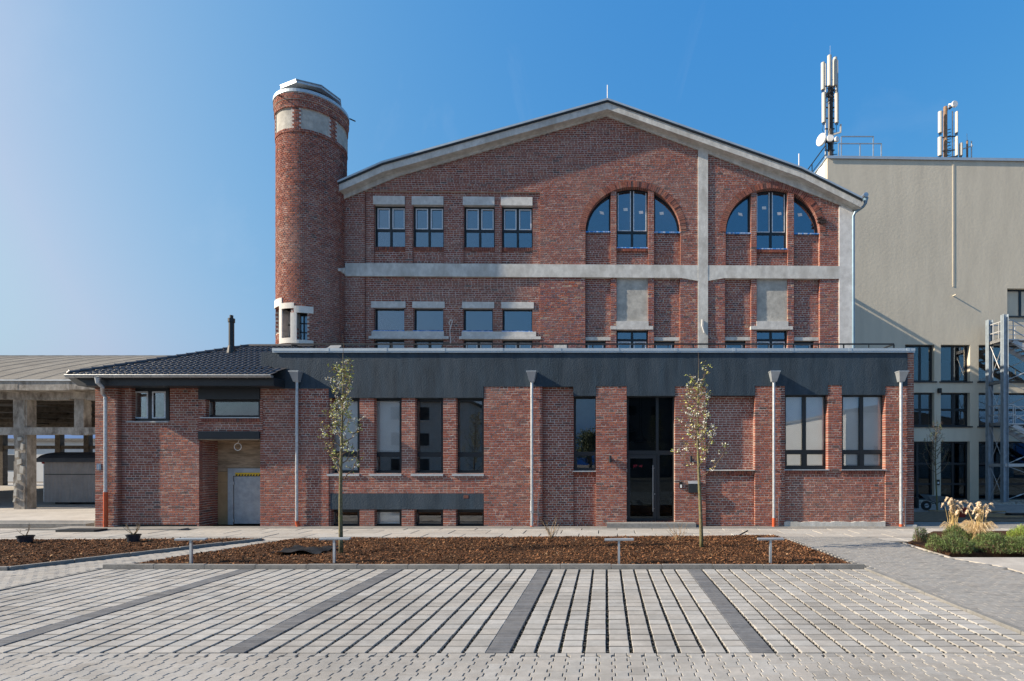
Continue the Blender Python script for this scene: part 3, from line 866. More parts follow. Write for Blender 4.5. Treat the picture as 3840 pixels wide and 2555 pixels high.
# pendant lamps seen through the glass
for px, py, d in ((2406, 1655, 1.5), (2398, 1660, 2.0), (2362, 1615, 1.1)):
    P = W(px, py, FD+d); t = thing('pendant_lamp', {2406:'right black pendant lamp of the pair hanging behind the entrance glass', 2398:'left black pendant lamp of the pair hanging behind the entrance glass', 2362:'higher black pendant lamp at the left edge of the entrance glass'}[px], 'lamp', P, 'pendant lamps inside the entrance')
    m = MB(); m.tube([P+Vector((0,0,.3)), P+Vector((0,0,5.5-P.z))], .008, 6); m.build('cord', M['black'], t)
    m = MB(); m.tube([P+Vector((0,0,-.02)),P+Vector((0,0,.06)),P+Vector((0,0,.14)),P+Vector((0,0,.2)),P+Vector((0,0,.32))], [.2,.19,.12,.06,.04], 14, cap=True); m.build('lamp_shade', M['black'], t, smooth=True)
# entrance step
st = thing('entrance_step', 'grey concrete entrance step in front of the glass door', 'step', (X(2442), FD-.3, 0))
nst = 5; sa, sb = X(2275,-.35), X(2610,-.35)
for i in range(nst):
    m = MB(); m.prism_z([(sa+(sb-sa)*i/nst+.002,FD-.38),(sa+(sb-sa)*(i+1)/nst-.002,FD-.38),(sa+(sb-sa)*(i+1)/nst-.002,FD-.012),(sa+(sb-sa)*i/nst+.002,FD-.012)], -.03, .13, tint=ptint((.24,.24,.235),.06), chamfer=.006); m.build('step_block', M['paver_dark'], st)
# rainwater pipes with hopper heads
def downpipe(px, ybot, orange_from=None, clean=None, stub=None):
    xc = X(px,-.12); yc = FD-.10; r = .047
    m = MB()
    zt = Z(1431,-.12); zb_ = Z(orange_from or ybot, -.12)
    m.tube([(xc,yc,zt),(xc,yc,zb_)], r, 14)
    for z in (zt-.02, zt-.5, zt-1.75, zt-3.0, zt-4.0): 
        if z > zb_: m.tube([(xc,yc,z-.03),(xc,yc,z+.03)], r+.006, 14)
    for z in (zt-.48, zt-2.9):
        m.box(xc-.012, xc+.012, yc, FD+.02, z-.012, z+.012)
    dp = m.build('downpipe', M['galv'], front, smooth=False)
    hp = MB(); hz0, hz1 = Z(1432,-.15), Z(1396,-.15); w0, w1 = .08, .155
    y0, y1 = FD-.30, FD-.025
    vs = [(xc-w0,yc-.08,hz0),(xc+w0,yc-.08,hz0),(xc+w0,y1,hz0),(xc-w0,y1,hz0),(xc-w1,y0,hz1),(xc+w1,y0,hz1),(xc+w1,y1,hz1),(xc-w1,y1,hz1)]
    hp.add(vs, [(0,3,2,1),(0,1,5,4),(1,2,6,5),(2,3,7,6),(3,0,4,7),(4,5,6,7)])
    hp.box(xc-w1-.012, xc+w1+.012, y0-.012, y1, hz1-.004, hz1+.022)
    hp.build('hopper_head', M['zinc_dull'], dp)
    if clean:
        c = MB(); c.tube([(xc,yc,Z(clean[1],-.12)),(xc,yc,Z(clean[0],-.12))], r+.012, 14); zc = Z(clean[1]-6,-.12); c.tube([(xc,yc-.04,zc),(xc,yc-.075,zc)], .04, 12); c.build('cleanout', M['galv'], dp)
    if orange_from:
        c = MB(); zc = Z(orange_from,-.12)
        if stub: c.tube([(xc,yc,zc),(xc+.02,yc,zc-.1),(xc+.07,yc,-.06)], .062, 14)
        else: c.tube([(xc,yc,zc),(xc,yc,-.06)], .056, 14)
        c.build('drain_stub', M['orange'], dp)
    rod = MB(); rod.tube([(xc+.19,FD-.02,-.05),(xc+.19,FD-.02,.95)], .011, 6); rod.build('earthing_rod', M['galv'], front) if not stub else None
    return dp
downpipe(1112, 1985, 1955, stub=True)
downpipe(1994.5, 1979, 1972, clean=(1878,1925))
downpipe(2902.5, 1979, 1943)
downpipe(3379.5, 1979, 1966, clean=(1880,1918))
# fittings on the wall
def fitting(name, label, cat, px, py, group=None):
    P = W(px, py, FD); return thing(name, label, cat, (P.x, FD, P.z), group), P
for px, side in ((2288,'left'),(2589.5,'right')):
    t, P = fitting('wall_lamp', 'small dark cylindrical wall lamp on the brick pier %s of the glass door' % side, 'lamp', px, 1735, 'wall lamps beside the entrance')
    m = MB(); m.tube([(P.x,FD-.09,P.z),(P.x,FD-.09,P.z+.23)], .046, 16); m.build('lamp_body', M['metal_dark'], t)
    m = MB(); m.box(P.x-.03, P.x+.03, FD-.06, FD-.012, P.z+.07, P.z+.16); m.build('bracket', M['metal_dark'], t)
t, P = fitting('mailbox', 'flat black mailbox with pale lid on the pier right of the door', 'mailbox', 2603, 1849)
m = MB(); m.box(X(2582,-.1), X(2625,-.1), FD-.13, FD-.012, Z(1848,-.1), Z(1815,-.1)); m.build('box_body', M['metal_dark'], t)
m = MB(); xa, xb = X(2581,-.1), X(2626,-.1); m.add([(xa,FD-.14,Z(1815,-.1)),(xb,FD-.14,Z(1815,-.1)),(xb,FD-.012,Z(1806,-.1)),(xa,FD-.012,Z(1806,-.1)),(xa,FD-.14,Z(1813.5,-.1)),(xb,FD-.14,Z(1813.5,-.1)),(xb,FD-.012,Z(1804.5,-.1)),(xa,FD-.012,Z(1804.5,-.1))],[(0,3,2,1),(4,5,6,7),(0,1,5,4),(1,2,6,5),(2,3,7,6),(3,0,4,7)]); m.build('lid', M['zinc_dull'], t)
t, P = fitting('doorbell', 'small black doorbell panel with white button beside the door', 'doorbell', 2553.5, 1831)
m = MB(); m.box(X(2547.5,-.04), X(2559.5,-.04), FD-.045, FD-.012, Z(1831,-.04), Z(1807,-.04)); m.build('panel', M['black'], t)
m = MB(); m.box(X(2550.5,-.04), X(2557,-.04), FD-.05, FD-.0455, Z(1830,-.04), Z(1818,-.04)); m.build('button', M['white'], t)
# roof railing
rl = thing('roof_railing', 'thin black railing along the flat roof behind the parapet', 'railing', (0, FD+1.2, 5.72))
ra, rb = W(1094, 1291, FD+1.3), W(3352, 1293, FD+1.3); rz = 5.72+.98
m = MB(); rz = ra.z
m.bar((ra.x,FD+1.3,rz),(rb.x,FD+1.3,rz), .05); m.build('handrail', M['metal_dark'], rl)
m = MB(); m.bar((ra.x,FD+1.3,rz-.45),(rb.x,FD+1.3,rz-.45), .03); m.build('middle_rail', M['metal_dark'], rl)
n = 24
for i in range(n+1):
    xx = ra.x+(rb.x-ra.x)*i/n; m = MB(); m.bar((xx,FD+1.3,5.72),(xx,FD+1.3,rz-.02), .04 if i % 2 == 0 else .025); m.build('post', M['metal_dark'], rl)
for xx in (ra.x, rb.x):
    m = MB(); m.bar((xx,FD+1.32,rz),(xx,FD+3.4,rz), .05); m.build('handrail', M['metal_dark'], rl)
# small pale roof hood at the left end of the flat roof
t = thing('roof_hood', 'low pale wedge-shaped hood on the flat roof below the tower', 'roof hood', W(1250, 1306, FD+2.5))
q = [W(1218,1312,FD+2.2), W(1262,1312,FD+2.2), W(1284,1295,FD+2.9), W(1240,1295,FD+2.9)]
m = MB(); vs = [tuple(v) for v in q]+[(v.x,v.y,5.72) for v in q]; m.add(vs, [(0,1,2,3),(7,6,5,4),(0,4,5,1),(1,5,6,2),(2,6,7,3),(3,7,4,0)]); m.build('hood_sheet', M['zinc_dull'], t)
t = thing('roof_box', 'pale box on the flat roof just behind the parapet in the middle', 'box', W(2100, 1307, FD+2))
a = W(2077,1294,FD+2.0); b = W(2125,1294,FD+2.0); m = MB(); m.box(a.x, b.x, FD+2.0, FD+2.6, 5.72, a.z); m.build('box_body', M['render_grey'], t)

# ================================================================ left annex with hip roof
AD = 17.72
def XA(px, off=0.0): return (px-CX)/FPX*(AD+off)
def ZA(py, off=0.0): return H-(py-CY)/FPX*(AD+off)
annex = thing('brick_annex', 'small red brick annex with dark tiled hip roof at the left', 'building', (XA(550), AD, 0))
aw = MB(); ab = []
def azone(x0, x1, ztop, zbot, off, holes=(), style=0, ed=.15, rough=1.2, yb=.45):
    a, b = XA(x0), XA(x1)
    fr = rect_free(a, b, [(XA(h[0]),XA(h[1]),ZA(h[3]),ZA(h[2])) for h in holes])
    mortar(aw, fr, zbot, ztop, AD+off, AD+yb); lay(ab, fr, zbot, ztop, AD+off, style, ed, rough)
zt = ZA(1452)
azone(357, 441, zt, ZB, -.0)
azone(441, 734, zt, ZB, .15, [(479,623,1440,1579)], style=0)
azone(734, 976, ZA(1567), ZA(1618), .12)
azone(734, 762, ZA(1497), ZA(1567), .12); azone(966, 976, ZA(1497), ZA(1567), .12)
# recess side wall (faces right) built as bricks turned by 90 degrees
XL = XA(734)
sw = MB(); ysz = AD+.46; 
aw.box(XL-.3, XL-.012, AD+.45, AD+1.4, ZB, ZA(1640))
tmp = []; lay(tmp, rect_free(0, .95), ZB, ZA(1646), 0, 0, .1, 1.2)
for (u0,u1,z0,z1,y,d,t) in tmp:
    c = .005; xx = XL+.003-y
    f = [(xx,AD+.16+u0+c,z0+c),(xx,AD+.16+u1-c,z0+c),(xx,AD+.16+u1-c,z1-c),(xx,AD+.16+u0+c,z1-c)]
    bk = [(XL-.02,AD+.16+u0,z0),(XL-.02,AD+.16+u1,z0),(XL-.02,AD+.16+u1,z1),(XL-.02,AD+.16+u0,z1)]
    sw.add(f+bk, [(0,1,2,3),(4,5,1,0),(5,6,2,1),(6,7,3,2),(7,4,0,3)], 0, t)
sw.build('side_brickwork', M['brick'], annex, kind='stuff')
BDY = AD+1.0     # back wall of the entrance recess
def XB(px): return (px-CX)/FPX*BDY
def ZBk(py): return H-(py-CY)/FPX*BDY
fr = rect_free(XL-.05, XB(818)); mortar(aw, fr, ZB, ZA(1640), BDY-.12, BDY+.2); lay(ab, fr, ZB, ZA(1640), BDY-.12, 0, .11)
aw.box(XA(357), XA(357)+.3, AD+.45, AD+5, ZB, zt); aw.box(XA(357)+.3, X(976), AD+4.7, AD+5, ZB, zt)
wall_a = aw.build('wall', M['mortar'], annex)
finish_bricks(ab, annex, wall_a, -13)
m = MB(); m.box(XL-.2, X(976)+.2, BDY+.02, BDY+.1, ZB, ZA(1600)); m.build('partition', M['interior_dark'], annex)
m = MB(); m.box(XA(734.5), X(975.5), AD-.0+.1, AD+.42, ZA(1496), ZA(1455)); m.build('lintel', M['metal_dark'], annex)
m = MB(); m.box(XA(734.5), X(975.5), AD+.09, AD+1.0, ZA(1646), ZA(1618)); m.build('lintel', M['metal_dark'], annex)
m = MB(); m.box(XA(734.5), X(975), AD+.1, BDY, ZA(1650), ZA(1646.3)); m.build('recess_ceiling', M['plywood'], annex)
w = window(annex, XA(477,.2), XA(625,.2), ZA(1581,.2), ZA(1455,.2), AD+.29, xs=[XA(554,.2)], fw=.1, bw=.12, film=[(0,0),(1,0)])
s = MB(); s.box(XA(464), XA(622), AD+.09, AD+.29, ZA(1583.5), ZA(1580)); s.build('sill', M['zinc_dull'], w)
w = window(annex, XA(759,.2), XA(972,.2), ZA(1567,.2), ZA(1496,.2), AD+.3, fw=.09)
s = MB(); s.box(XA(744), XA(967), AD+.06, AD+.3, ZA(1568), ZA(1564.5)); s.build('sill', M['zinc_dull'], w)
m = MB(); soldier(m, XA(746), XA(966), ZA(1583), ZA(1569), AD+.085); m.build('sill_bricks', M['brick'], annex, kind='stuff')
inn = MB(); inn.box(XA(357)+.31, X(976)-.01, AD+3, AD+3.1, ZA(1610), zt); inn.box(XA(357)+.31, X(976)-.01, AD+.5, AD+3, ZA(1612), ZA(1608)); inn.box(XA(357)+.31, X(976)-.01, AD+.5, AD+4.6, zt-.02, zt+.05); inn.build('interior', M['interior'], annex)
# provisional door in the recess
m = MB(); m.box(XB(819), X(976)+.1, BDY-.03, BDY, ZBk(1768), ZBk(1655)); m.build('plywood_panel', M['plywood'], annex)
m = MB(); m.box(XB(819), XB(859), BDY-.025, BDY, ZBk(1808), ZBk(1769)); m.build('board_panel', M['board'], annex)
m = MB(); m.box(XB(819), XB(859), BDY-.03, BDY, ZB, ZBk(1809)); m.build('board_panel', M['board'], annex)
m = MB(); m.box(XB(859.5), XB(879), BDY-.07, BDY, ZB, ZBk(1757)); m.box(XB(879.5), X(976)+.1, BDY-.07, BDY, ZBk(1785), ZBk(1757)); df = m.build('steel_door', M['door_steel'], annex)
m = MB(); m.box(XB(882), X(976)+.1, BDY-.05, BDY-.01, ZB+.03, ZBk(1787)); lf = m.build('door_leaf', M['door_steel'], df)
for py in (1812, 1952):
    m = MB(); m.box(XB(880), XB(884), BDY-.085, BDY-.05, ZBk(py)-.05, ZBk(py)+.05); m.build('hinge', M['zinc'], lf)
m = MB(); m.box(XB(888), X(976)+.1, BDY-.078, BDY-.072, ZBk(1779), ZBk(1773)); m.build('warning_strip', M['yellow'], df)
m = MB()
for k in range(0, 9):
    xx = XB(890)+k*.1; m.add([(xx,BDY-.083,ZBk(1785)),(xx+.05,BDY-.083,ZBk(1785)),(xx+.07,BDY-.083,ZBk(1779.2)),(xx+.02,BDY-.083,ZBk(1779.2))], [(0,1,2,3)], 1)
m.box(XB(888), X(976)+.1, BDY-.08, BDY-.0705, ZBk(1785), ZBk(1779.2), 0); m.build('warning_strip', [M['yellow'], M['black']], df)
m = MB(); pts = []
for k in range(26):
    t_ = k/25*7.6; pts.append(Vector((XA(888,.4)+.12*math.cos(t_+1.6), AD+.45, ZA(1676,.4)+.12*math.sin(t_+1.6))))
pts = [Vector((XA(893,.4), AD+.45, ZA(1650,.4)))]+pts; m.tube(pts, .012, 6); m.build('loose_cable', M['white'], annex)
# membrane strip at the foot
m = MB()
nn = 90
for i in range(nn):
    xx = XA(443)+(XA(728)-XA(443))*i/nn; m.add([(xx,AD+.10,ZB),(xx+.018,AD+.085,ZB),(xx+.018,AD+.085,Z(1968)),(xx,AD+.10,Z(1968)-.004*(i%3))],[(0,1,2,3)]); m.add([(xx+.018,AD+.085,ZB),(xx+.036,AD+.10,ZB),(xx+.036,AD+.10,Z(1968)),(xx+.018,AD+.085,Z(1968))],[(0,1,2,3)])
m.build('membrane', M['black'], annex)
# hip roof
ED = 17.05
ez = H+(CY-1407)/FPX*ED
cx0 = (262-CX)/FPX*ED
tt = 3.438; rz_ = 6.546; rd = ED+tt; rx = cx0+tt
xr = X(1021)-.02
xo = (1020-CX)/FPX*ED
def roof_z(y): return ez+(rz_-ez)*(y-ED)/tt
rb_ = MB()
rb_.add([(cx0,ED,ez),(xr,ED,ez),(xr,rd,rz_),(rx,rd,rz_),(cx0,ED+2*tt,ez),(xr,ED+2*tt,ez)], [(0,1,2,3),(4,0,3),(5,4,3,2)])
rb_.add([(xr,ED,ez),(xo,ED,ez),(xo,FD-.03,roof_z(FD-.03)),(xr,FD-.03,roof_z(FD-.03))], [(0,1,2,3)])
rb_.add([(cx0,ED,ez-.04),(xr,ED,ez-.04),(xr,ED+2*tt,ez-.04),(cx0,ED+2*tt,ez-.04)], [(0,3,2,1)])
roof = rb_.build('roof', M['tile'], annex)
sl_ = math.atan2(rz_-ez, tt); ca, sa_ = math.cos(sl_), math.sin(sl_)
# one tile with a round roll, copied over the front slope
TW, TL = .205, .345
tm = MB(); n = 8; o = 0
prof_ = [(-TW/2+TW*i/n, +.006+.040*max(0, math.sin(math.pi*min(1,max(0,(i/n-.0)/.62))))) for i in range(n+1)]
for (yy, zz) in ((0, .030), (TL+.05, .004)):
    for (px_, pz_) in prof_: tm.v.append((px_, yy, pz_+zz))
for i in range(n): tm.f.append([i, i+1, n+1+i+1, n+1+i]); tm.m.append(0); tm.t.append(None)
b0 = len(tm.v)
for (px_, pz_) in prof_: tm.v.append((px_, 0, pz_+.006))
for i in range(n): tm.f.append([b0+i, b0+i+1, i+1, i]); tm.m.append(0); tm.t.append(None)
to_ = tm.build('roof_tile', M['tile']); tmesh = to_.data; bpy.data.objects.remove(to_)
tmesh.polygons.foreach_set('use_smooth', [True]*n+[False]*n)
rows = int(tt/ca/TL)
cnt = 0
restt = MB()
for r in range(rows+1):
    s_ = r*TL-.05; y = ED+s_*ca; z = ez+s_*sa_
    x = (xo if y+TL*ca < FD else xr)-TW/2
    while x > cx0:
        if x-TW/2 > cx0+(y-ED)+.02 and y < rd-.1:
            if cnt < 300:
                o = bpy.data.objects.new('roof_tile', tmesh); COL.objects.link(o); put(o, roof)
                o.location = (x, y, z+.004); o.rotation_euler = (sl_, 0, RND.uniform(-.006,.006)); cnt += 1
            else:
                mt = Matrix.Translation((x,y,z+.004)) @ Matrix.Rotation(sl_,4,'X')
                restt.add([tuple(mt@v.co) for v in tmesh.vertices], [tuple(p.vertices) for p in tmesh.polygons])
        x -= TW
if restt.v: restt.build('roof_tiling', M['tile'], roof, smooth=True, kind='stuff')
# hip tiles along the ridge
hip0, hip1 = Vector((cx0-.02, ED-.02, ez+.05)), Vector((rx, rd, rz_+.05)); dv = hip1-hip0; nh = 18
for i in range(nh):
    m = MB(); a = hip0+dv*(i/nh); b = hip0+dv*((i+1.12)/nh); m.tube([a+Vector((0,0,.01)), a+dv*.012+Vector((0,0,.01)), b], [.088,.075,.068], 10); m.build('hip_tile', M['tile'], roof, smooth=False)
m = MB(); m.tube([hip1, (xr, rd, rz_+.05)], .075, 10); m.build('ridge_tile', M['tile'], roof)
m = MB(); m.tube([hip0+Vector((-.03,-.03,.0)), hip0+Vector((.02,.02,.02))], [.03,.1], 10); m.build('hip_end', M['tile'], roof)
# eaves: boxed soffit and gutter
m = MB(); x0 = XA(292,-.3); m.prism_y([(x0+.25,ZA(1456)),(xo-.02,ZA(1456)),(xo-.02,ez-.06),(x0-.1,ez-.06)], ED+.12, AD+.02); m.build('eaves_box', M['metal_dark'], annex)
gx0, gx1 = (250-CX)/FPX*(ED-.05), (1020-CX)/FPX*(ED-.05)
m = MB(); ng = 8; gz = ez-.015; gy = ED-.045; gr_ = .085
for xx in (gx0, gx1):
    for k in range(ng+1):
        a = math.pi*k/ng; m.v.append((xx, gy-gr_*math.cos(a), gz-gr_*math.sin(a)))
for k in range(ng): m.f.append([k, k+1, ng+1+k+1, ng+1+k]); m.m.append(0); m.t.append(None)
m.f.append(list(range(ng+1))); m.m.append(0); m.t.append(None); m.f.append(list(range(2*ng+1, ng, -1))); m.m.append(0); m.t.append(None)
m.tube([(gx0,gy-gr_,gz+.005),(gx1,gy-gr_,gz+.005)], .011, 6)
gut = m.build('gutter', M['zinc'], annex, smooth=False)
for k in range(11):
    xx = gx0+.3+(gx1-gx0-.5)*k/10; m = MB()
    m.tube([(xx,gy-(gr_+.004)*math.cos(math.pi*q/8),gz-(gr_+.004)*math.sin(math.pi*q/8)) for q in range(9)], .008, 5); m.build('gutter_bracket', M['zinc'], gut)
# annex downpipe
m = MB(); px0 = W(367,1420,ED-.05); p2 = W(396,1490,AD-.1)
m.tube([px0+Vector((0,0,.02)), px0+Vector((0,0,-.14)), px0+Vector((.05,.1,-.26)), Vector((p2.x-.06,AD-.14,p2.z+.12)), Vector((p2.x,AD-.1,p2.z)), Vector((p2.x,AD-.1,ZA(1845)))], [.085,.06,.052,.052,.05,.05], 14)
for z in (ZA(1495), ZA(1680), ZA(1843)): m.tube([(p2.x,AD-.1,z-.025),(p2.x,AD-.1,z+.025)], .057, 14)
dp = m.build('downpipe', M['galv'], annex, smooth=False)
m = MB(); m.tube([(p2.x,AD-.1,ZA(1845)),(p2.x,AD-.1,-.06)], .062, 14); m.tube([(p2.x,AD-.1,ZA(1958)-.02),(p2.x,AD-.1,ZA(1958)+.03)], .069, 14); m.build('drain_pipe', M['orange'], dp)
m = MB(); m.tube([(p2.x+.24,AD+.12,-.05),(p2.x+.22,AD+.12,.85)], .014, 6); m.build('earthing_rod', M['galv'], annex)
# flue pipe through the roof
fy = ED+2.55; fx = (868-CX)/FPX*fy; fz = roof_z(fy)
flue = MB(); zt_ = H+(CY-1183)/FPX*fy
flue.tube([(fx,fy,fz-.1),(fx,fy,fz+.02),(fx,fy,fz+.28),(fx,fy,fz+.3),(fx,fy,zt_-.26),(fx,fy,zt_-.26),(fx,fy,zt_-.12),(fx,fy,zt_-.12),(fx,fy,zt_)], [.16,.15,.11,.09,.09,.115,.115,.06,.06], 16)
flue.build('flue_pipe', M['metal_dark'], annex, smooth=False)
t = thing('house_plate', 'small blue plate with white letters on the annex corner', 'sign', W(373, 1762, AD))
P = W(373,1762,AD); m = MB(); m.box(XA(365), XA(381), AD-.03, AD-.01, ZA(1762), ZA(1740)); pb = m.build('plate', M['plate'], t)
for s_, py in (('S',1747.5),('T',1754),('U',1760)): text_mesh('lettering', s_, .055, (XA(370.5), AD-.032, ZA(py)), M['white'], pb)
# ================================================================ tall gabled hall behind
HD = 22.05; HR = R_(0.95); hc, hs_ = math.cos(HR), math.sin(HR)
hall = thing('brick_hall', 'tall red brick hall with concrete frame, shallow gable and arched windows', 'building', (0, HD, 0), local=True, rotz=HR)
def GP(px, py, off=0.0):
    a = (px-CX)/FPX; b = -(py-CY)/FPX
    u = (a*(HD+off*hc)+off*hs_)/(hc-a*hs_)
    D = HD+u*hs_+off*hc
    return u, H+b*D
def GX(px, off=0.0): return GP(px, CY, off)[0]
def GZ(px, py, off=0.0): return GP(px, py, off)[1]
TOPE = [(1256,684),(1433,606),(2278,370),(3006,627),(3232,740)]
LOWE = [(1272,754),(1499,660),(2273,436),(2655,577),(3146,768),(3196,790)]
low = [GP(x,y,-.04) for x,y in LOWE]
def interp(pl, x):
    for (xa,za),(xb,zb) in zip(pl[:-1], pl[1:]):
        if xa <= x <= xb: return za+(zb-za)*(x-xa)/(xb-xa)
    return pl[0][1] if x < pl[0][0] else pl[-1][1]
def inv_low(z):
    """interval of the wall below the raking beam at height z"""
    xs = []
    for (xa,za),(xb,zb) in zip(low[:-1], low[1:]):
        if (za-z)*(zb-z) < 0: xs.append(xa+(xb-xa)*(z-za)/(zb-za))
    return xs
uL, uR = GX(1287), GX(3146)
pA = (GX(2617), GX(2654)); 
zbeamT = GZ(2200, 994); zbeamB = GZ(2200, 1042)
ZLOW = 5.6
# arches
def arch(cxpx, a_px, topy, springy):
    c = GX(cxpx); a = a_px*GX(3000)/(3000-CX)
    return dict(c=c, a=a, zs=GZ(cxpx, springy), b=GZ(cxpx, topy)-GZ(cxpx, springy))
AR = [dict(**arch(2374, 177, 702, 866), px=(2197,2290,2312,2431,2453,2551), cb=925, sb=866),
      dict(**arch(2898, 177, 707, 871), px=(2721,2817,2838,2955,2978,3075), cb=929, sb=871)]
RING = .245
def arch_half(A, z, extra=0.0):
    if z <= A['zs']: return A['a'] + (extra if False else 0)
    t = (z-A['zs'])/(A['b']+extra)
    return (A['a']+extra)*math.sqrt(1-t*t) if t < 1 else 0
hw = MB(); hb = []
panU = (GX(1368), GX(2025), zbeamT, GZ(1700,719))
def free_up(z):
    xs = inv_low(z-.0)
    a, b = uL, uR
    if len(xs) == 2: a, b = max(a, xs[0]), min(b, xs[1])
    elif len(xs) == 1:
        if xs[0] < 0: a = max(a, xs[0])
        else: b = min(b, xs[0])
    if z > max(p[1] for p in low): return []
    holes = [pA]
    if z < panU[3]: holes.append((panU[0], panU[1]))
    for A in AR:
        h = A['a'] if z <= A['zs'] else arch_half(A, z, RING)
        if z <= A['zs']: holes.append((A['c']-A['a'], A['c']+A['a']))
        elif h > 0: holes.append((A['c']-h, A['c']+h))
    return minus((a, b), holes)
ztop = max(p[1] for p in low)
mortar(hw, free_up, zbeamT, ztop, 0, .5); lay(hb, free_up, zbeamT, ztop, 0, 0, .13, 1.25)
def hzone(x0, x1, z0, z1, off, style=0, ed=.13, rough=1.0, holes=()):
    fr = rect_free(x0, x1, holes); mortar(hw, fr, z0, z1, off, .5); lay(hb, fr, z0, z1, off, style, ed, rough)
# upper left recessed panel
UW = [(1400,1517),(1545,1662),(1737,1854),(1880,1997)]
zwt, zwb = GZ(1700,767), GZ(1700,924); zlt = GZ(1700,735)
e = [1368]+[v for w in UW for v in w]+[2025]
for k in range(0, len(e), 2): hzone(GX(e[k]), GX(e[k+1]), zbeamT, zlt, .08)
hzone(GX(1368), GX(2025), zlt, panU[3], .08)
for (a, b) in UW: hzone(GX(a), GX(b), zbeamT, GZ(1700,937), .13)
sb_ = MB()
for (a, b) in UW:
    soldier(sb_, GX(a)+.005, GX(b)-.005, GZ(1700,937), zwb, .10)
    w = window(hall, GX(a), GX(b), zwb, zwt, .24, xs=[(GX(a)+GX(b))/2], zs=[GZ(1700,857)], fw=.065, bw=.09, glass='glass_up', film=[(0,1),(1,1)])
    m = MB(); m.box(GX(a)-.03, GX(b)-.01, .04, .4, zwt, zlt); m.build('lintel', M['render_grey'], hall)
    m = MB(); m.box(GX(a), GX(b), .23, .26, zwb-.03, zwb-.002) ; m.build('window_board', M['frame'], w)
# lower storey, left part
zc2 = zbeamB
LW = [(1400,1514),(1549,1661),(1736,1847),(1883,1996)]
l1, l2 = GZ(1700,1131), GZ(1700,1155); w1, w2 = GZ(1700,1156), GZ(1700,1239); s1, s2 = GZ(1700,1243), GZ(1700,1272)
hzone(uL, GX(1368), ZLOW, zc2, 0, rough=1.2)
hzone(GX(1368), GX(2025), l1, zc2, .06)
e = [1368]+[v for w in LW for v in w]+[2025]
for k in range(0, len(e), 2): hzone(GX(e[k]), GX(e[k+1]), ZLOW, l1, .06)
hzone(GX(2025), GX(2195), ZLOW, zc2, 0, 2, rough=1.4)
for i, (a, b) in enumerate(LW):
    m = MB(); m.box(GX(a)-.1 if i == 0 else GX(a)-.04, GX(b)+.06, .02, .4, l2, l1); m.build('lintel', M['render_grey'], hall)
    w = window(hall, GX(a), GX(b), w2, w1+.02, .22, fw=.055, glass='glass_up')
    m = MB(); m.box(GX(a)-.02, GX(b)+.01, .03, .2, w2-.045, w2-.003); m.build('sealing_tape', M['tape_blue'], w)
    window(hall, GX(a), GX(b), ZLOW, s2-.03, .22, xs=[(GX(a)+GX(b))/2], fw=.06, bw=.1, glass='glass_up', film=[(0,0),(1,0)] if i > 1 else ())
for a, b in ((1393,1664),(1731,2010)):
    m = MB(); m.box(GX(a), GX(b), .0, .4, s1-.2, s1); m.box(GX(a)-.1, GX(b)+.2, -.03, .4, s2, s1-.201); m.build('sill_band', M['render_grey'], hall)
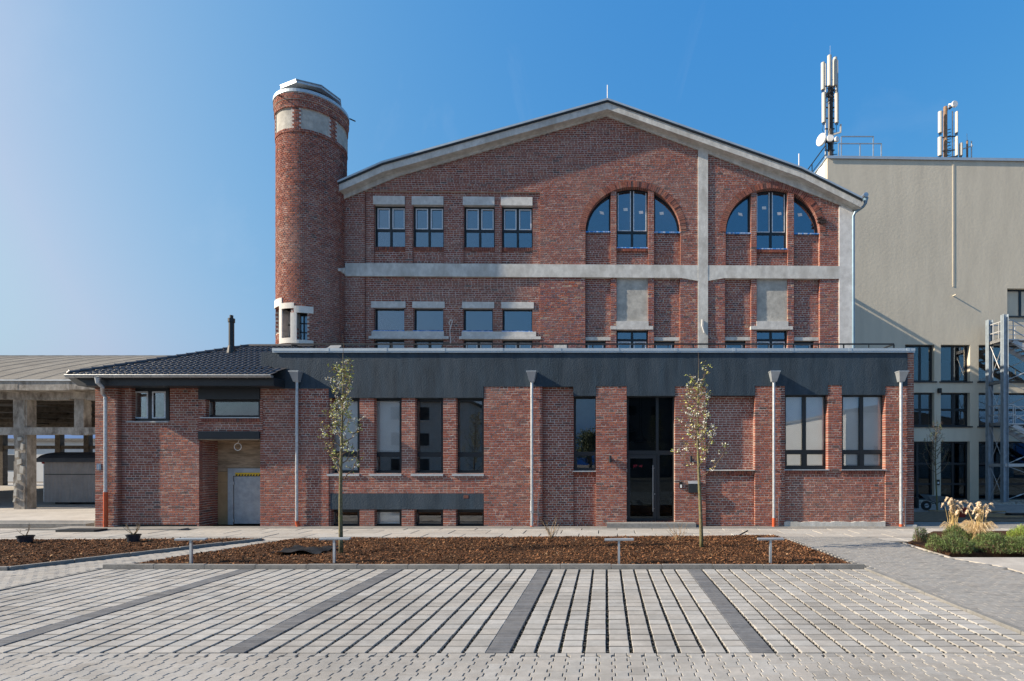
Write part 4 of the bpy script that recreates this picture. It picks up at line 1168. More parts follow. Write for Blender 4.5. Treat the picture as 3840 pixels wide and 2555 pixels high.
# arched bays
vb = MB()
def arch_window(A, xl, xr, zbot, y, mull=(), trans=(), fw=.07, tape=True, film=False):
    N = 14
    top = lambda x: A['zs']+A['b']*math.sqrt(max(0, 1-((x-A['c'])/A['a'])**2))
    xo0, xo1 = xl, xr
    if xl <= A['c']-A['a']+.02: xo0 = A['c']-A['a']+.004
    if xr >= A['c']+A['a']-.02: xo1 = A['c']+A['a']-.004
    def outline(d):
        a, b = xo0+d, xo1-d
        zb_ = zbot+d
        inner = lambda x: A['zs']+(A['b']-d)*math.sqrt(max(0, 1-((x-A['c'])/(A['a']-d))**2)) if abs(x-A['c']) < A['a']-d else -9
        if d == 0: inner = top
        # shrink until the arch is above the bottom edge
        while inner(a) < zb_+.01 and a < b: a += .01
        while inner(b) < zb_+.01 and b > a: b -= .01
        pts = [(a, zb_), (b, zb_)]
        pts += [(b+(a-b)*k/N, inner(b+(a-b)*k/N)) for k in range(N+1)]
        return pts
    o, i_ = outline(0), outline(fw)
    m = MB(); n = len(o)
    vs = [(x,y,z) for x,z in o]+[(x,y,z) for x,z in i_]+[(x,y+.08,z) for x,z in i_]+[(x,y+.08,z) for x,z in o]
    fs = [(k,(k+1)%n,n+(k+1)%n,n+k) for k in range(n)]+[(n+k,n+(k+1)%n,2*n+(k+1)%n,2*n+k) for k in range(n)]+[(k,3*n+k,3*n+(k+1)%n,(k+1)%n) for k in range(n)]
    m.add(vs, fs)
    inn_top = lambda x: A['zs']+(A['b']-fw)*math.sqrt(max(0,1-((x-A['c'])/(A['a']-fw))**2))
    for zc in trans: m.box(xl+fw, xr-fw, y+.004, y+.076, zc-.05, zc+.05)
    for xc in mull: m.box(xc-.05, xc+.05, y+.002, y+.078, zbot+fw, inn_top(xc)+.01)
    w = m.build('window', M['frame'], hall)
    if not mull:
        p = MB(); p.prism_y(i_, y+.04, y+.048); p.build('pane', M['glass_up'], w)
    else:
        xc = mull[0]; zc = trans[0]
        for (a, b) in ((xl+fw, xc-.05), (xc+.05, xr-fw)):
            p = MB(); p.box(a, b, y+.04, y+.048, zbot+fw, zc-.05); p.build('pane', M['glass_up'], w)
            pts = [(a, zc+.05), (b, zc+.05)]+[(b+(a-b)*k/8, inn_top(b+(a-b)*k/8)) for k in range(9)]
            p = MB(); p.prism_y(pts, y+.04, y+.048); p.build('pane', M['glass_up'], w)
            t = MB(); q = .035
            ta, tb = min(inn_top(a),inn_top(b)), 0
            t.box(a, a+q, y-.004, y+.02, zc+.05, inn_top(a)-.0); t.box(b-q, b, y-.004, y+.02, zc+.05, inn_top(b)-.0); t.box(a+q, b-q, y-.004, y+.02, zc+.05, zc+.05+q)
            t.build('protective_film', M['tape_white'], w)
            s = MB(); sx = a+(b-a)*.6; s.obox((sx, y+.036, inn_top(b)-.7+RND.uniform(-.1,.1)), (.085,0,.006), (0,.002,0), (-.008,0,.06)); s.build('sticker', M['white'], w)
    if not mull:
        s = MB(); mid = (xl+xr)/2; sx = mid+(.15 if mid < A['c'] else -.2); s.obox((sx, y+.036, zbot+.85), (.085,0,.01 if mid > A['c'] else -.02), (0,.002,0), (-.012,0,.06)); s.build('sticker', M['white'], w)
    if tape:
        t = MB(); t.box(xl-.01, xr+.01, y-.17, y, zbot-.045, zbot-.003); t.build('sealing_tape', M['tape_blue'], w)
    return w
for A in AR:
    p = A['px']; e6 = [GX(v) for v in p]
    zsb = A['zs']; zcb = GZ(p[2], A['cb'])
    topf = lambda x, A=A: A['zs']+A['b']*math.sqrt(max(0, 1-((x-A['c'])/A['a'])**2))
    # pilasters between the lights
    hzone(e6[1], e6[2], zbeamT, topf((e6[1]+e6[2])/2)+.03, .02); hzone(e6[3], e6[4], zbeamT, topf((e6[3]+e6[4])/2)+.03, .02)
    # infill below the lights
    hzone(e6[0], e6[1], zbeamT, zsb-.05, .16); hzone(e6[4], e6[5], zbeamT, zsb-.05, .16)
    hzone(e6[2], e6[3], zbeamT, zcb-.17, .13)
    soldier(vb, e6[2]+.01, e6[3]-.01, zcb-.17, zcb-.05, .06)
    arch_window(A, e6[0], e6[1], zsb, .22); arch_window(A, e6[4], e6[5], zsb, .22)
    arch_window(A, e6[2], e6[3], zcb, .22, mull=[(e6[2]+e6[3])/2], trans=[GZ(p[2], A['sb']-3)], fw=.06)
    # brick ring
    n = 78
    for k in range(n):
        t0, t1 = math.pi*(k+.08)/n, math.pi*(k+.92)/n
        pr = RND.uniform(.012, .03)
        def PT(t, r): return (A['c']+(A['a']+r)*math.cos(t), A['zs']+(A['b']+r)*math.sin(t))
        q = [PT(t0,.0), PT(t0,RING), PT(t1,RING), PT(t1,.0)]
        vb.prism_y(q[::1], -pr, .22, tint=brick_tint(0))
    m = MB()   # mortar behind the ring
    for k in range(40):
        t0, t1 = math.pi*k/40, math.pi*(k+1)/40
        m.prism_y([PT(t0,.004), PT(t0,RING-.004), PT(t1,RING-.004), PT(t1,.004)], .0, .3)
    m.build('arch_mortar', M['mortar'], hall)
    # lower storey of the bay
    e6b = e6
    q = [p[0]-2]+list(p[1:5])+[p[5]-1]
    ee = [GX(v) for v in q]
    zp1, zp2 = GZ(p[2],1048), GZ(p[2],1204); zl2 = GZ(p[2],1236)
    hzone(ee[1], ee[2], ZLOW, zc2, .02, 2, rough=1.2); hzone(ee[3], ee[4], ZLOW, zc2, .02, 2, rough=1.2)
    zsl, zsl2 = GZ(p[0],1262), GZ(p[0],1275)
    hzone(ee[0], ee[1], zsl, zc2, .14, 2); hzone(ee[4], ee[5], zsl, zc2, .14, 2)
    m = MB(); m.box(ee[2]-.0, ee[3]+.0, .09, .4, zp2, zc2); m.build('rendered_panel', M['panel_render'], hall)
    m = MB(); m.box(ee[2]-.01, ee[3]+.01, -.01, .4, zl2, zp2-.01); m.box(ee[2]-.25, ee[2]-.011, -.012, .3, zl2, zl2+.14); m.box(ee[3]+.011, ee[3]+.2, -.012, .3, zl2, zl2+.14); m.build('lintel', M['render_grey'], hall)
    window(hall, ee[2], ee[3], ZLOW, zl2-.01, .2, xs=[(ee[2]+ee[3])/2], zs=[GZ(p[2],1272)], fw=.06, bw=.1, glass='glass_up', film=[(0,0),(1,0)])
    for a, b in ((ee[0],ee[1]),(ee[4],ee[5])):
        m = MB(); m.box(a+.005, b-.005, .08, .4, zsl2, zsl); m.build('lintel', M['concrete'], hall)
        window(hall, a, b-.2, ZLOW, zsl2-.01, .24, fw=.09, glass='glass_up', film=[(0,0)])
        hzone(b-.2, b, ZLOW, zsl2, .1, 2)
# strips of lower wall between bays and posts
hzone(GX(2550), GX(2616), ZLOW, zc2, 0, 2, rough=1.3)
hzone(GX(2653), GX(2719), ZLOW, zc2, 0, 2, rough=1.3)
hzone(GX(3074), GX(3146), ZLOW, zc2, 0, 2, rough=1.3)
vb.build('arch_bricks', M['brick'], hall, kind='stuff')
sb_.build('sill_bricks', M['brick'], hall, kind='stuff')
# body below the lower roof, sides, back
hw.box(GX(1272)+.02, GX(3194)-.02, .02, .5, 0, ZLOW)
tp0 = [GP(x,y,-.42) for x,y in TOPE]
hw.box(GX(1272), GX(1272)+.4, .5, 26, 0, interp(tp0, GX(1272))-.14); hw.box(GX(3194)-.4, GX(3194), .5, 26, 0, interp(tp0, GX(3194))-.14)
xe0, xe1 = GX(1272)+.4, GX(3194)-.4
hw.prism_y([(xe0,0),(xe1,0)]+[(x, interp(tp0,x)-.14) for x in [xe1]+[p[0] for p in tp0[::-1] if xe0 < p[0] < xe1]+[xe0]], 25.6, 26)
wall_h = hw.build('wall', M['mortar'], hall)
finish_bricks(hb, hall, wall_h, 3.0)
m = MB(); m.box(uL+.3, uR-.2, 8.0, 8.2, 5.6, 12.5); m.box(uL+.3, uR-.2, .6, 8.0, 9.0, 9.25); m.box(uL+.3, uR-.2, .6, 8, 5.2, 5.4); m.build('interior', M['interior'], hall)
# concrete frame
fr_ = MB(); fr_.box(GX(1296), GX(3146), -.05, .3, zbeamB, zbeamT)
b1 = GX(2616); b2 = GX(2653)
fr_.prism_y([(GX(2548),zbeamB+.01),(b1+.01,zbeamB-.12),(b1+.01,zbeamB+.02)], -.052, .29); fr_.prism_y([(b2-.01,zbeamB-.12),(GX(2720),zbeamB+.01),(b2-.01,zbeamB+.02)], -.052, .29)
fr_.build('cross_beam', M['concrete'], hall)
m = MB(); m.box(pA[0], pA[1], -.06, .3, ZLOW, zbeamT+.0); m.box(pA[0], pA[1], -.058, .3, zbeamT+.001, interp(low, pA[0])+.05); m.build('post', M['concrete'], hall)
m = MB(); m.box(GX(3145), GX(3194), -.05, .4, 0, GZ(3194,775)); m.build('corner_post', M['post_render'], hall)
m = MB(); m.box(GX(1272), GX(1287.5), -.03, .3, ZLOW, GZ(1272,756)); m.build('corner_post', M['concrete'], hall)
tp = [GP(x,y,-.42) for x,y in TOPE]
def shift(pl, d): return [(x, z-d) for x, z in pl]
def ribbon(name, pt, pb, y0, y1, m_, parent=hall):
    b = MB()
    b.prism_y(pb+pt[::-1], y0, y1)
    return b.build(name, m_, parent)
# resample so that upper and lower lines match
def along(pl, n=30):
    x0, x1 = pl[0][0], pl[-1][0]
    return [(x0+(x1-x0)*k/n, interp(pl, x0+(x1-x0)*k/n)) for k in range(n+1)]
ribbon('roof_edge_trim', tp, shift(tp,.075), -.46, -.36, M['coping'])
ribbon('roof_edge_trim', shift(tp,.076), shift(tp,.13), -.435, -.34, M['metal_dark'])
ribbon('cornice', shift(tp,.13), shift(tp,.40), -.38, .1, M['concrete'])
beam_top = [(x, interp(shift(tp,.401), x)) for x, z in low]
mid = sorted(set([p[0] for p in low]+[p[0] for p in tp if low[0][0] < p[0] < low[-1][0]]))
ribbon('raking_beam', [(x, interp(shift(tp,.395), x)) for x in mid], [(x, interp(low, x)) for x in mid], -.06, .3, M['concrete'])
hr = MB()
n = len(tp)
vs = [(x,-.36,z-.02) for x,z in tp]+[(x,26.5,z-.02) for x,z in tp]+[(x,-.33,z-.13) for x,z in tp]+[(x,26.5,z-.13) for x,z in tp]
hr.add(vs, [(i,i+1,n+i+1,n+i) for i in range(n-1)]+[(2*n+i,3*n+i,3*n+i+1,2*n+i+1) for i in range(n-1)])
hr.build('roof', M['felt'], hall)
# eaves gutter and downpipe at the right corner
m = MB(); gu = GX(3228); gz = GZ(3228,752)
m.tube([(gu+.0,-.45,gz+.02),(gu+.0,26,gz+.02)], .10, 8); m.build('gutter', M['zinc'], hall)
m = MB(); x3 = GX(3197.5,-.05)
m.tube([(gu+.05,-.3,gz-.05),(gu+.04,-.3,gz-.28),(gu-.02,-.25,gz-.38),(x3+.08,-.1,gz-.55),(x3+.03,-.05,gz-.7),(x3+.03,-.05,5.7)], [.11,.06,.055,.055,.055,.055], 12)
m.build('downpipe', M['pipe_blue'], hall, smooth=False)
for px, y0, y1 in ((2278,320,372),(2996,577,625)):
    m = MB(); a = GP(px,y0,.3); b = GP(px,y1,.3); m.tube([(a[0],.3,a[1]),(b[0],.3,b[1]-.1)], .022, 6); m.build('lightning_rod', M['white'], hall)
# loose bits on the wall
for pts in ([(1690,1225),(1683,1212),(1690,1200),(1697,1203)], [(1690,1290),(1687,1240),(1697,1203)]):
    m = MB(); m.tube([(*[GP(x,y,-.03)[0]], -.03, GP(x,y,-.03)[1]) for x, y in pts], .012, 5); m.build('loose_cable', M['white'], hall)
m = MB(); m.tube([(GP(x,y,-.09)[0], -.09, GP(x,y,-.09)[1]) for x, y in ((2633,1199),(2632,1222),(2640,1248))], .02, 5); m.build('loose_cable', M['white'], hall)
m = MB(); a = GP(3083,822,-.1)
for k in range(7): m.obox((a[0]+RND.uniform(-.12,.12), -.03, a[1]+RND.uniform(-.18,.18)), (.09,0,.03), (0,.06,0), (0,0,.03), tint=(.05,.04,.04))
m.build('broken_bricks', M['brick'], hall)

# ================================================================ round tower
TCX, TCY, TR = -12.0, 21.8, 1.27
tower = thing('round_tower', 'round red brick stair tower with metal cap and white window surrounds', 'tower', (TCX, TCY, 0))
def on_cyl(px, py, r=TR):
    a = (px-CX)/FPX
    # ray (a t, t): |(a t - cx, t - cy)| = r
    A_, B_, C_ = a*a+1, -2*(a*TCX+TCY), TCX**2+TCY**2-r*r
    disc = B_*B_-4*A_*C_
    if disc < 0: disc = 0
    t = (-B_-math.sqrt(disc))/(2*A_)
    x, y = a*t-TCX, t-TCY
    return math.atan2(x, -y), H-(py-CY)/FPX*t      # angle from -y axis, height
def CP(phi, r, z): return (TCX+r*math.sin(phi), TCY-r*math.cos(phi), z)
def cyl_patch(mb, p0, p1, z0, z1, ri, ro, mi=0, tint=None):
    n = max(1, int((p1-p0)/.06))
    for k in range(n):
        a, b = p0+(p1-p0)*k/n, p0+(p1-p0)*(k+1)/n
        vs = [CP(a,ri,z0),CP(b,ri,z0),CP(b,ro,z0),CP(a,ro,z0),CP(a,ri,z1),CP(b,ri,z1),CP(b,ro,z1),CP(a,ro,z1)]
        fs = [(3,2,6,7),(0,3,2,1)[::1],(4,7,6,5)[::1],(1,0,4,5)]
        if k == 0: fs.append((0,3,7,4))
        if k == n-1: fs.append((2,1,5,6))
        mb.add(vs, fs, mi, tint)
zP0, zP1 = 15.0, 15.77
zLed, zR2, zR1, zTop = 14.86, 15.80, 16.05, 16.38
pan = []
for a, b in ((1042,1093.5),(1130,1231),(1264,1301)):
    pan.append((on_cyl(a,450)[0], on_cyl(b,450)[0]))
pw = pan[1][1]-pan[1][0]; gp = pan[2][0]-pan[1][1]
k = pan[2][0]
pan[2] = (k, k+pw); pan[0] = (pan[0][1]-pw, pan[0][1])
for q in range(3): pan.append((pan[2][1]+gp+q*(pw+gp), pan[2][1]+gp+q*(pw+gp)+pw))
def z_at(px, py): return on_cyl(px, py)[1]
w3 = (on_cyl(1114,0)[0], on_cyl(1152,0)[0], z_at(1130,1276), z_at(1130,1174))
w2_ = (on_cyl(1060,0)[0], on_cyl(1091.6,0)[0], z_at(1076,1268), z_at(1076,1158))
w1_ = (on_cyl(1039,0)[0]-.25, on_cyl(1051,0)[0], z_at(1047,1248), z_at(1047,1150))
wins = [w3, w2_, w1_]
def norm(p): return (p+math.pi) % (2*math.pi)-math.pi
holes_t = [(a,b,zP0,zP1) for a,b in pan]+[(a,b,c,d) for a,b,c,d in wins]
def in_hole(p, z):
    for a, b, c, d in holes_t:
        if c < z < d and ((p-a) % (2*math.pi)) < (b-a): return True
    return False
def rad(z):
    if z > zR1: return TR+.075
    if z > zR2: return TR+.045
    if z > zLed: return TR+.022
    return TR
tb = MB(); tsing = []
zz = 4.0; row = 0
hrow = .0785
TV = []
for k in range(24):
    mbv = MB(); mbv.brick(-.06, .06, -.0335, .0335, 0, .1, brick_tint(0), c=.006); ov = mbv.build('brick', M['brick']); TV.append(ov.data); bpy.data.objects.remove(ov)
cand = []
while zz+hrow < zTop+.01:
    r = rad(zz+hrow/2); n = int(2*math.pi*r/.132)
    for k in range(n):
        p = 2*math.pi*(k+(.5 if row % 2 else 0))/n-math.pi+RND.uniform(-.003,.003)
        hw_ = .0595/r
        if in_hole(p, zz+hrow/2) or in_hole(p-hw_*.7, zz+hrow/2) or in_hole(p+hw_*.7, zz+hrow/2): continue
        ry = RND.uniform(.004,.016)
        cand.append((p, r+ry, zz+hrow/2+RND.uniform(-.003,.003)))
    zz += hrow; row += 1
front_i = [i for i, c in enumerate(cand) if -.95 < c[0] < .3 and c[2] > 6.9]
front_i.sort(key=lambda i: cand[i][2]); single = set(front_i[:300])
twall = MB()
zs_all = sorted(set([4.0, zLed+.03, zR2+.03, zR1+.03, zTop]+[h[2] for h in holes_t]+[h[3] for h in holes_t]))
ps_all = sorted(set([norm(h[0]) for h in holes_t]+[norm(h[1]) for h in holes_t]+[-math.pi, math.pi]))
for za, zb in zip(zs_all[:-1], zs_all[1:]):
    for a, b in zip(ps_all[:-1], ps_all[1:]):
        if b-a < 1e-4 or in_hole((a+b)/2, (za+zb)/2): continue
        cyl_patch(twall, a, b, za, zb, TR-.3, rad((za+zb)/2-.031) if (za+zb)/2 > zLed else TR)
tw = twall.build('wall', M['mortar'], tower)
for i, (p, r, z) in enumerate(cand):
    if i in single:
        o = bpy.data.objects.new('brick', RND.choice(TV)); COL.objects.link(o); put(o, tw)
        o.location = CP(p, r, z); o.rotation_euler = (0, 0, p)
    else:
        c, s = math.cos(p), math.sin(p)
        o_ = len(tb.v); tb.brick(-.06, .06, z-.0335, z+.0335, 0, .1, brick_tint(0), c=.006, j=.001)
        bx_, by_ = TCX+r*s, TCY-r*c
        for q in range(o_, len(tb.v)):
            x, y, zq = tb.v[q]; tb.v[q] = (bx_+x*c-y*s, by_+x*s+y*c, zq)
tb.build('brickwork', M['brick'], tower, kind='stuff')
for a, b in pan:
    m = MB(); cyl_patch(m, a-.01, b+.01, zP0-.01, zP1+.01, TR-.2, TR-.005); m.build('rendered_panel', M['panel_render'], tower)
# metal flashing, drum and octagonal cap
m = MB(); n = 64
for k in range(n):
    a, b = 2*math.pi*k/n, 2*math.pi*(k+1)/n
    m.add([CP(a,TR+.10,zTop-.03),CP(b,TR+.10,zTop-.03),CP(b,TR+.10,zTop+.09),CP(a,TR+.10,zTop+.09),CP(b,TR-.3,zTop+.15),CP(a,TR-.3,zTop+.15)], [(0,1,2,3),(3,2,4,5)])
m.build('flashing', M['coping'], tower, smooth=False)
m = MB()
for k in range(32): 
    a, b = 2*math.pi*k/32, 2*math.pi*(k+1)/32; m.add([CP(a,.85,zTop),CP(b,.85,zTop),CP(b,.85,zTop+.5),CP(a,.85,zTop+.5)], [(0,1,2,3)])
m.build('lantern', M['interior_dark'], tower)
def octa(r): return [(TCX+r*math.sin(k*math.pi/4), TCY-r*math.cos(k*math.pi/4)) for k in range(8)]
m = MB(); m.prism_z(octa(1.14), 16.85, 16.93); cap = m.build('cap', M['zinc_dull'], tower)
m = MB(); m.prism_z(octa(1.16), 16.935, 16.975); m.build('cap_edge', M['cap_metal'], cap)
for px, py in ((1060,365),(1312,446)):
    ph, z = on_cyl(px, py, TR+.1); m = MB(); m.bar(CP(ph,TR+.1,z), CP(ph,TR+.33,z-.05), .05, .03); m.build('spout', M['metal_dark'], tower)
# white surrounds
m = MB(); ro = TR+.045; ri = TR-.32
p104 = on_cyl(1104,0)[0]; p52 = on_cyl(1052,0)[0]; p175 = on_cyl(1175.5,0)[0]; p38 = w1_[0]
z3t, z2t, z1t = z_at(1130,1149), z_at(1076,1137), z_at(1047,1121)
cyl_patch(m, p104, p175, w3[3], z3t, ri, ro)
cyl_patch(m, w2_[1], w3[0], z_at(1100,1288), w3[3]-.001, ri, ro)
cyl_patch(m, w3[0]+.001, p175, z_at(1130,1289), w3[2], ri, ro+.02)
cyl_patch(m, w1_[1]+.001, p104-.001, w2_[3], z2t, ri, ro)
cyl_patch(m, w1_[1]+.001, w2_[0], z_at(1076,1288), w2_[3]-.001, ri, ro)
cyl_patch(m, w2_[0]+.001, w2_[1]-.001, z_at(1076,1288), w2_[2], ri, ro)
cyl_patch(m, p38, on_cyl(1060,0)[0], w1_[3], z1t, ri, ro)
m.build('window_surround', M['white_render'], tower)
for (a, b, c, d), nx, nz in ((w3,2,3),(w2_,2,2),(w1_,2,3)):
    pc = (a+b)/2; wd = (b-a)*TR*.98; rr = TR-.26
    ex = Vector((math.cos(pc), math.sin(pc), 0)); nrm = Vector((math.sin(pc), -math.cos(pc), 0)); ctr = Vector((TCX,TCY,0))+nrm*rr
    m = MB()
    for k in range(nx+1):
        m.obox(ctr+ex*(-wd/2+wd*k/nx)+Vector((0,0,(c+d)/2)), ex*.025, nrm*.03, Vector((0,0,(d-c)/2)))
    for k in range(nz+1):
        m.obox(ctr+Vector((0,0,c+(d-c)*k/nz)), ex*wd/2, nrm*.028, Vector((0,0,.022)))
    w = m.build('window', M['metal_dark'], tower)
    for i in range(nx):
        for k in range(nz):
            p = MB(); p.obox(ctr+ex*(-wd/2+wd*(i+.5)/nx)+Vector((0,0,c+(d-c)*(k+.5)/nz)), ex*(wd/nx/2-.02), nrm*.004, Vector((0,0,(d-c)/nz/2-.02))); p.build('pane', M['glass_up'], w)
# square pier between tower and hall with sloping concrete cap
pier = thing('brick_pier', 'narrow brick pier with sloping concrete cap between tower and hall', 'pier', (W(1250,1300,21.5).x, 21.6, 5.7))
PD = 21.5
xa, xb = (1226-CX)/FPX*PD, (1273-CX)/FPX*PD
zc = H-(1018-CY)/FPX*PD
pm_, pb_ = MB(), []
pm_.box(xa+.01, xb-.01, PD+.01, 22.3, 4.5, zc); lay(pb_, rect_free(xa, xb), 4.5, zc, PD+.01, 0, .11, 1.0)
side = []; lay(side, rect_free(PD+.02, 22.0), 4.5, zc, 0, 0, .11, 1.0)
pwall = pm_.build('wall', M['mortar'], pier)
sb2 = MB()
for (a,b,z0,z1,y,d,t) in pb_: sb2.brick(a,b,z0,z1,y,d,t)
for (u0,u1,z0,z1,y,d,t) in side:
    c = .005; xx = xb-.01-y
    sb2.add([(xx,u0+c,z0+c),(xx,u1-c,z0+c),(xx,u1-c,z1-c),(xx,u0+c,z1-c),(xx-.05,u0,z0),(xx-.05,u1,z0),(xx-.05,u1,z1),(xx-.05,u0,z1)], [(0,1,2,3),(4,5,1,0),(5,6,2,1),(6,7,3,2),(7,4,0,3)], 0, t)
sb2.build('brickwork', M['brick'], pier, kind='stuff')
m = MB(); z2 = zc+.38
vs = [(xa-.04,PD-.06,zc),(xb+.05,PD-.06,zc),(xb+.05,22.3,zc),(xa-.04,22.3,zc),(xa-.04,PD-.06,zc+.08),(xb+.05,PD-.06,zc+.1),(xb+.12,22.1,z2),(xa+.3,22.1,z2),(xa-.04,22.3,zc+.1)]
m.add(vs, [(0,3,2,1),(0,1,5,4),(4,5,6,7),(1,2,6,5),(4,7,8),(0,4,8,3),(2,3,8,7,6)])
m.build('cap', M['concrete'], pier)
# ================================================================ open concrete shed at the left
SD = 23.0
def XS(px, off=0.0): return (px-CX)/FPX*(SD+off)
def ZS(py, off=0.0): return H-(py-CY)/FPX*(SD+off)
shed = thing('open_shed', 'derelict open concrete shed with curved felt roof at the far left', 'shed', (XS(80), SD, 0))
m = MB(); m.box(-60, XS(720), 18.6, 52, -.12, .10); structure(m.build('loading_floor', M['slab_plain']))
m = MB(); m.box(-60, XS(720), 18.3, 18.598, -.12, .02); structure(m.build('floor_step', M['kerb']))
xl_, xr_ = -58.0, XS(760)
# eaves cornice and beams
def rough_box(mb, x0, x1, y0, y1, z0, z1, n=24, j=.02):
    """long box with a ragged lower front edge"""
    for i in range(n):
        a, b = x0+(x1-x0)*i/n, x0+(x1-x0)*(i+1)/n
        mb.box(a, b, y0+RND.uniform(0,j*.5), y1, z0+RND.uniform(-j,j), z1)
m = MB(); rough_box(m, -46.0, xr_, SD-.75, SD+.2, ZS(1463,-.75), ZS(1428,-.75), 40, .02); m.build('cornice', M['old_concrete'], shed)
m = MB(); rough_box(m, -46.0, xr_, SD-.05, SD+.3, ZS(1499), ZS(1470), 40, .03); m.build('beam', M['old_concrete'], shed)
m = MB(); rough_box(m, -46.0, xr_, SD+.02, SD+.25, ZS(1631), ZS(1603), 40, .02); m.build('rail_beam', M['old_concrete'], shed)
zf = .10
pitch = XS(265)-XS(48)
def column(xc, w, d, z0, z1, y, mt='old_concrete', worn=True, name='column'):
    b = MB(); n = 14
    for i in range(n):
        za, zb = z0+(z1-z0)*i/n, z0+(z1-z0)*(i+1)/n
        e = RND.uniform(0, .09) if (worn and i < n*.62) else 0
        b.box(xc-w/2+e, xc+w/2-RND.uniform(0,.02), y+RND.uniform(0,.05 if worn else .01), y+d, za, zb)
    return b.build(name, M[mt], shed)
for k in range(-5, 5):
    xc = XS(69)+k*pitch
    if k % 2 == 0:
        column(xc, .5, .38, zf, ZS(1490), SD, worn=True)
        b = MB(); b.box(xc+.12, xc+.3, SD+.06, SD+.45, zf, ZS(1490)); b.build('column_rib', M['old_concrete'], shed)
    else: column(xc+.08, .42, .36, ZS(1604), ZS(1490), SD+.03, worn=False)
# back frame
BY = 46.5
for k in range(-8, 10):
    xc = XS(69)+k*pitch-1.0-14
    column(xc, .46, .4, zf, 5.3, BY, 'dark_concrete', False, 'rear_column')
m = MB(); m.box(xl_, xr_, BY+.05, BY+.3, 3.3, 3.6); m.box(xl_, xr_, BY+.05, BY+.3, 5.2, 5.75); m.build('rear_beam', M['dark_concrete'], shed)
# curved roof
m = MB(); n = 28
def rprof(t):
    y = SD-.72+t*24.8
    return y, ZS(1427,-.75)+.02+3.05*max(0.0, math.sin(t*math.pi))**.92
pr = [rprof(i/n) for i in range(n+1)]
pr2 = [(y+.02, z-.18) for y, z in pr]
vs = []
for x in (xl_, xr_):
    vs += [(x,y,z) for y,z in pr]+[(x,y,z) for y,z in pr2]
q = 2*(n+1)
fs = [(i, q+i, q+i+1, i+1) for i in range(n)]+[(n+1+i, n+1+i+1, q+n+1+i+1, q+n+1+i) for i in range(n)]+[(0, n+1, q+n+1, q)]
m.add(vs, fs)
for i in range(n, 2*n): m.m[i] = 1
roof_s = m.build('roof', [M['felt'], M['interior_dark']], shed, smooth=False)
for k in range(0, 46):
    x = xl_+.6+k*1.02
    if x > xr_: break
    b = MB(); w = .05
    vs = []
    for y, z in pr: vs += [(x-w,y,z+.004),(x,y,z+.022),(x+w,y,z+.004)]
    fs = []
    for i in range(n): fs += [(3*i,3*i+1,3*i+4,3*i+3),(3*i+1,3*i+2,3*i+5,3*i+4)]
    b.add(vs, fs); b.build('felt_seam', M['felt'], roof_s)
m = MB(); m.box(xl_, xr_, SD-.79, SD-.7, ZS(1429,-.75), ZS(1425,-.75)+.01); m.build('eaves_flashing', M['zinc_dull'], roof_s)
for k in range(5):
    b = MB(); y = SD+3.5+k*4.2; b.box(xl_+12, xr_, y, y+.25, 5.05, 5.35); b.build('roof_beam', M['dark_concrete'], shed)
for k in range(-3, 4):
    b = MB(); xc = XS(69)+k*2*pitch
    for q in range(9): b.obox((xc+RND.uniform(-.2,.2), SD-.01, .5+q*.33), (RND.uniform(.03,.1),0,RND.uniform(-.03,.03)), (0,.03,0), (RND.uniform(-.03,.03),0,RND.uniform(.06,.16)))
    b.build('spalled_concrete', M['panel_render'], shed)
# trusses inside
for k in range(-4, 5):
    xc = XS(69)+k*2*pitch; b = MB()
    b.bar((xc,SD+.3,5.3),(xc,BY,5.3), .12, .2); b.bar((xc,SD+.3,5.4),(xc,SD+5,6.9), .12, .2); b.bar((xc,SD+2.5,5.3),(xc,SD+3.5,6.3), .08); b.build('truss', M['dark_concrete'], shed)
# pale building and fence seen through the shed
far = thing('far_white_building', 'pale low building seen through the open shed', 'building', (-45, 62, 0))
m = MB(); m.box(-90, -26, 62, 70, -.1, 4.6); m.build('wall', M['farwhite'], far)
m = MB(); m.box(-91, -25, 61.5, 71, 4.6, 4.9); m.build('roof', M['felt'], far)
for k in range(8):
    b = MB(); b.box(-84+k*7, -81.5+k*7, 61.95, 62.05, 1.2, 3.0); b.build('window', M['frame'], far)
fence = thing('mesh_fence', 'tall wire mesh site fence behind the shed columns', 'fence', (XS(150), 27.5, .1))
for k in range(7):
    x0 = XS(-60)+k*2.6
    b = MB(); b.tube([(x0,29.2,.1),(x0,29.2,2.5)], .025, 6); b.tube([(x0+2.5,29.2,.1),(x0+2.5,29.2,2.5)], .025, 6); b.tube([(x0,29.2,2.5),(x0+2.5,29.2,2.5)], .02, 6); b.tube([(x0,29.2,.25),(x0+2.5,29.2,.25)], .02, 6)
    fo = b.build('fence_panel', M['galv'], fence)
    b = MB()
    for q in range(1, 17): b.bar((x0+q*.15,29.2,.25),(x0+q*.15,29.2,2.5), .006)
    for q in range(1, 9): b.bar((x0,29.2,.25+q*.25),(x0+2.5,29.2,.25+q*.25), .006)
    b.build('wire_mesh', M['galv'], fo)
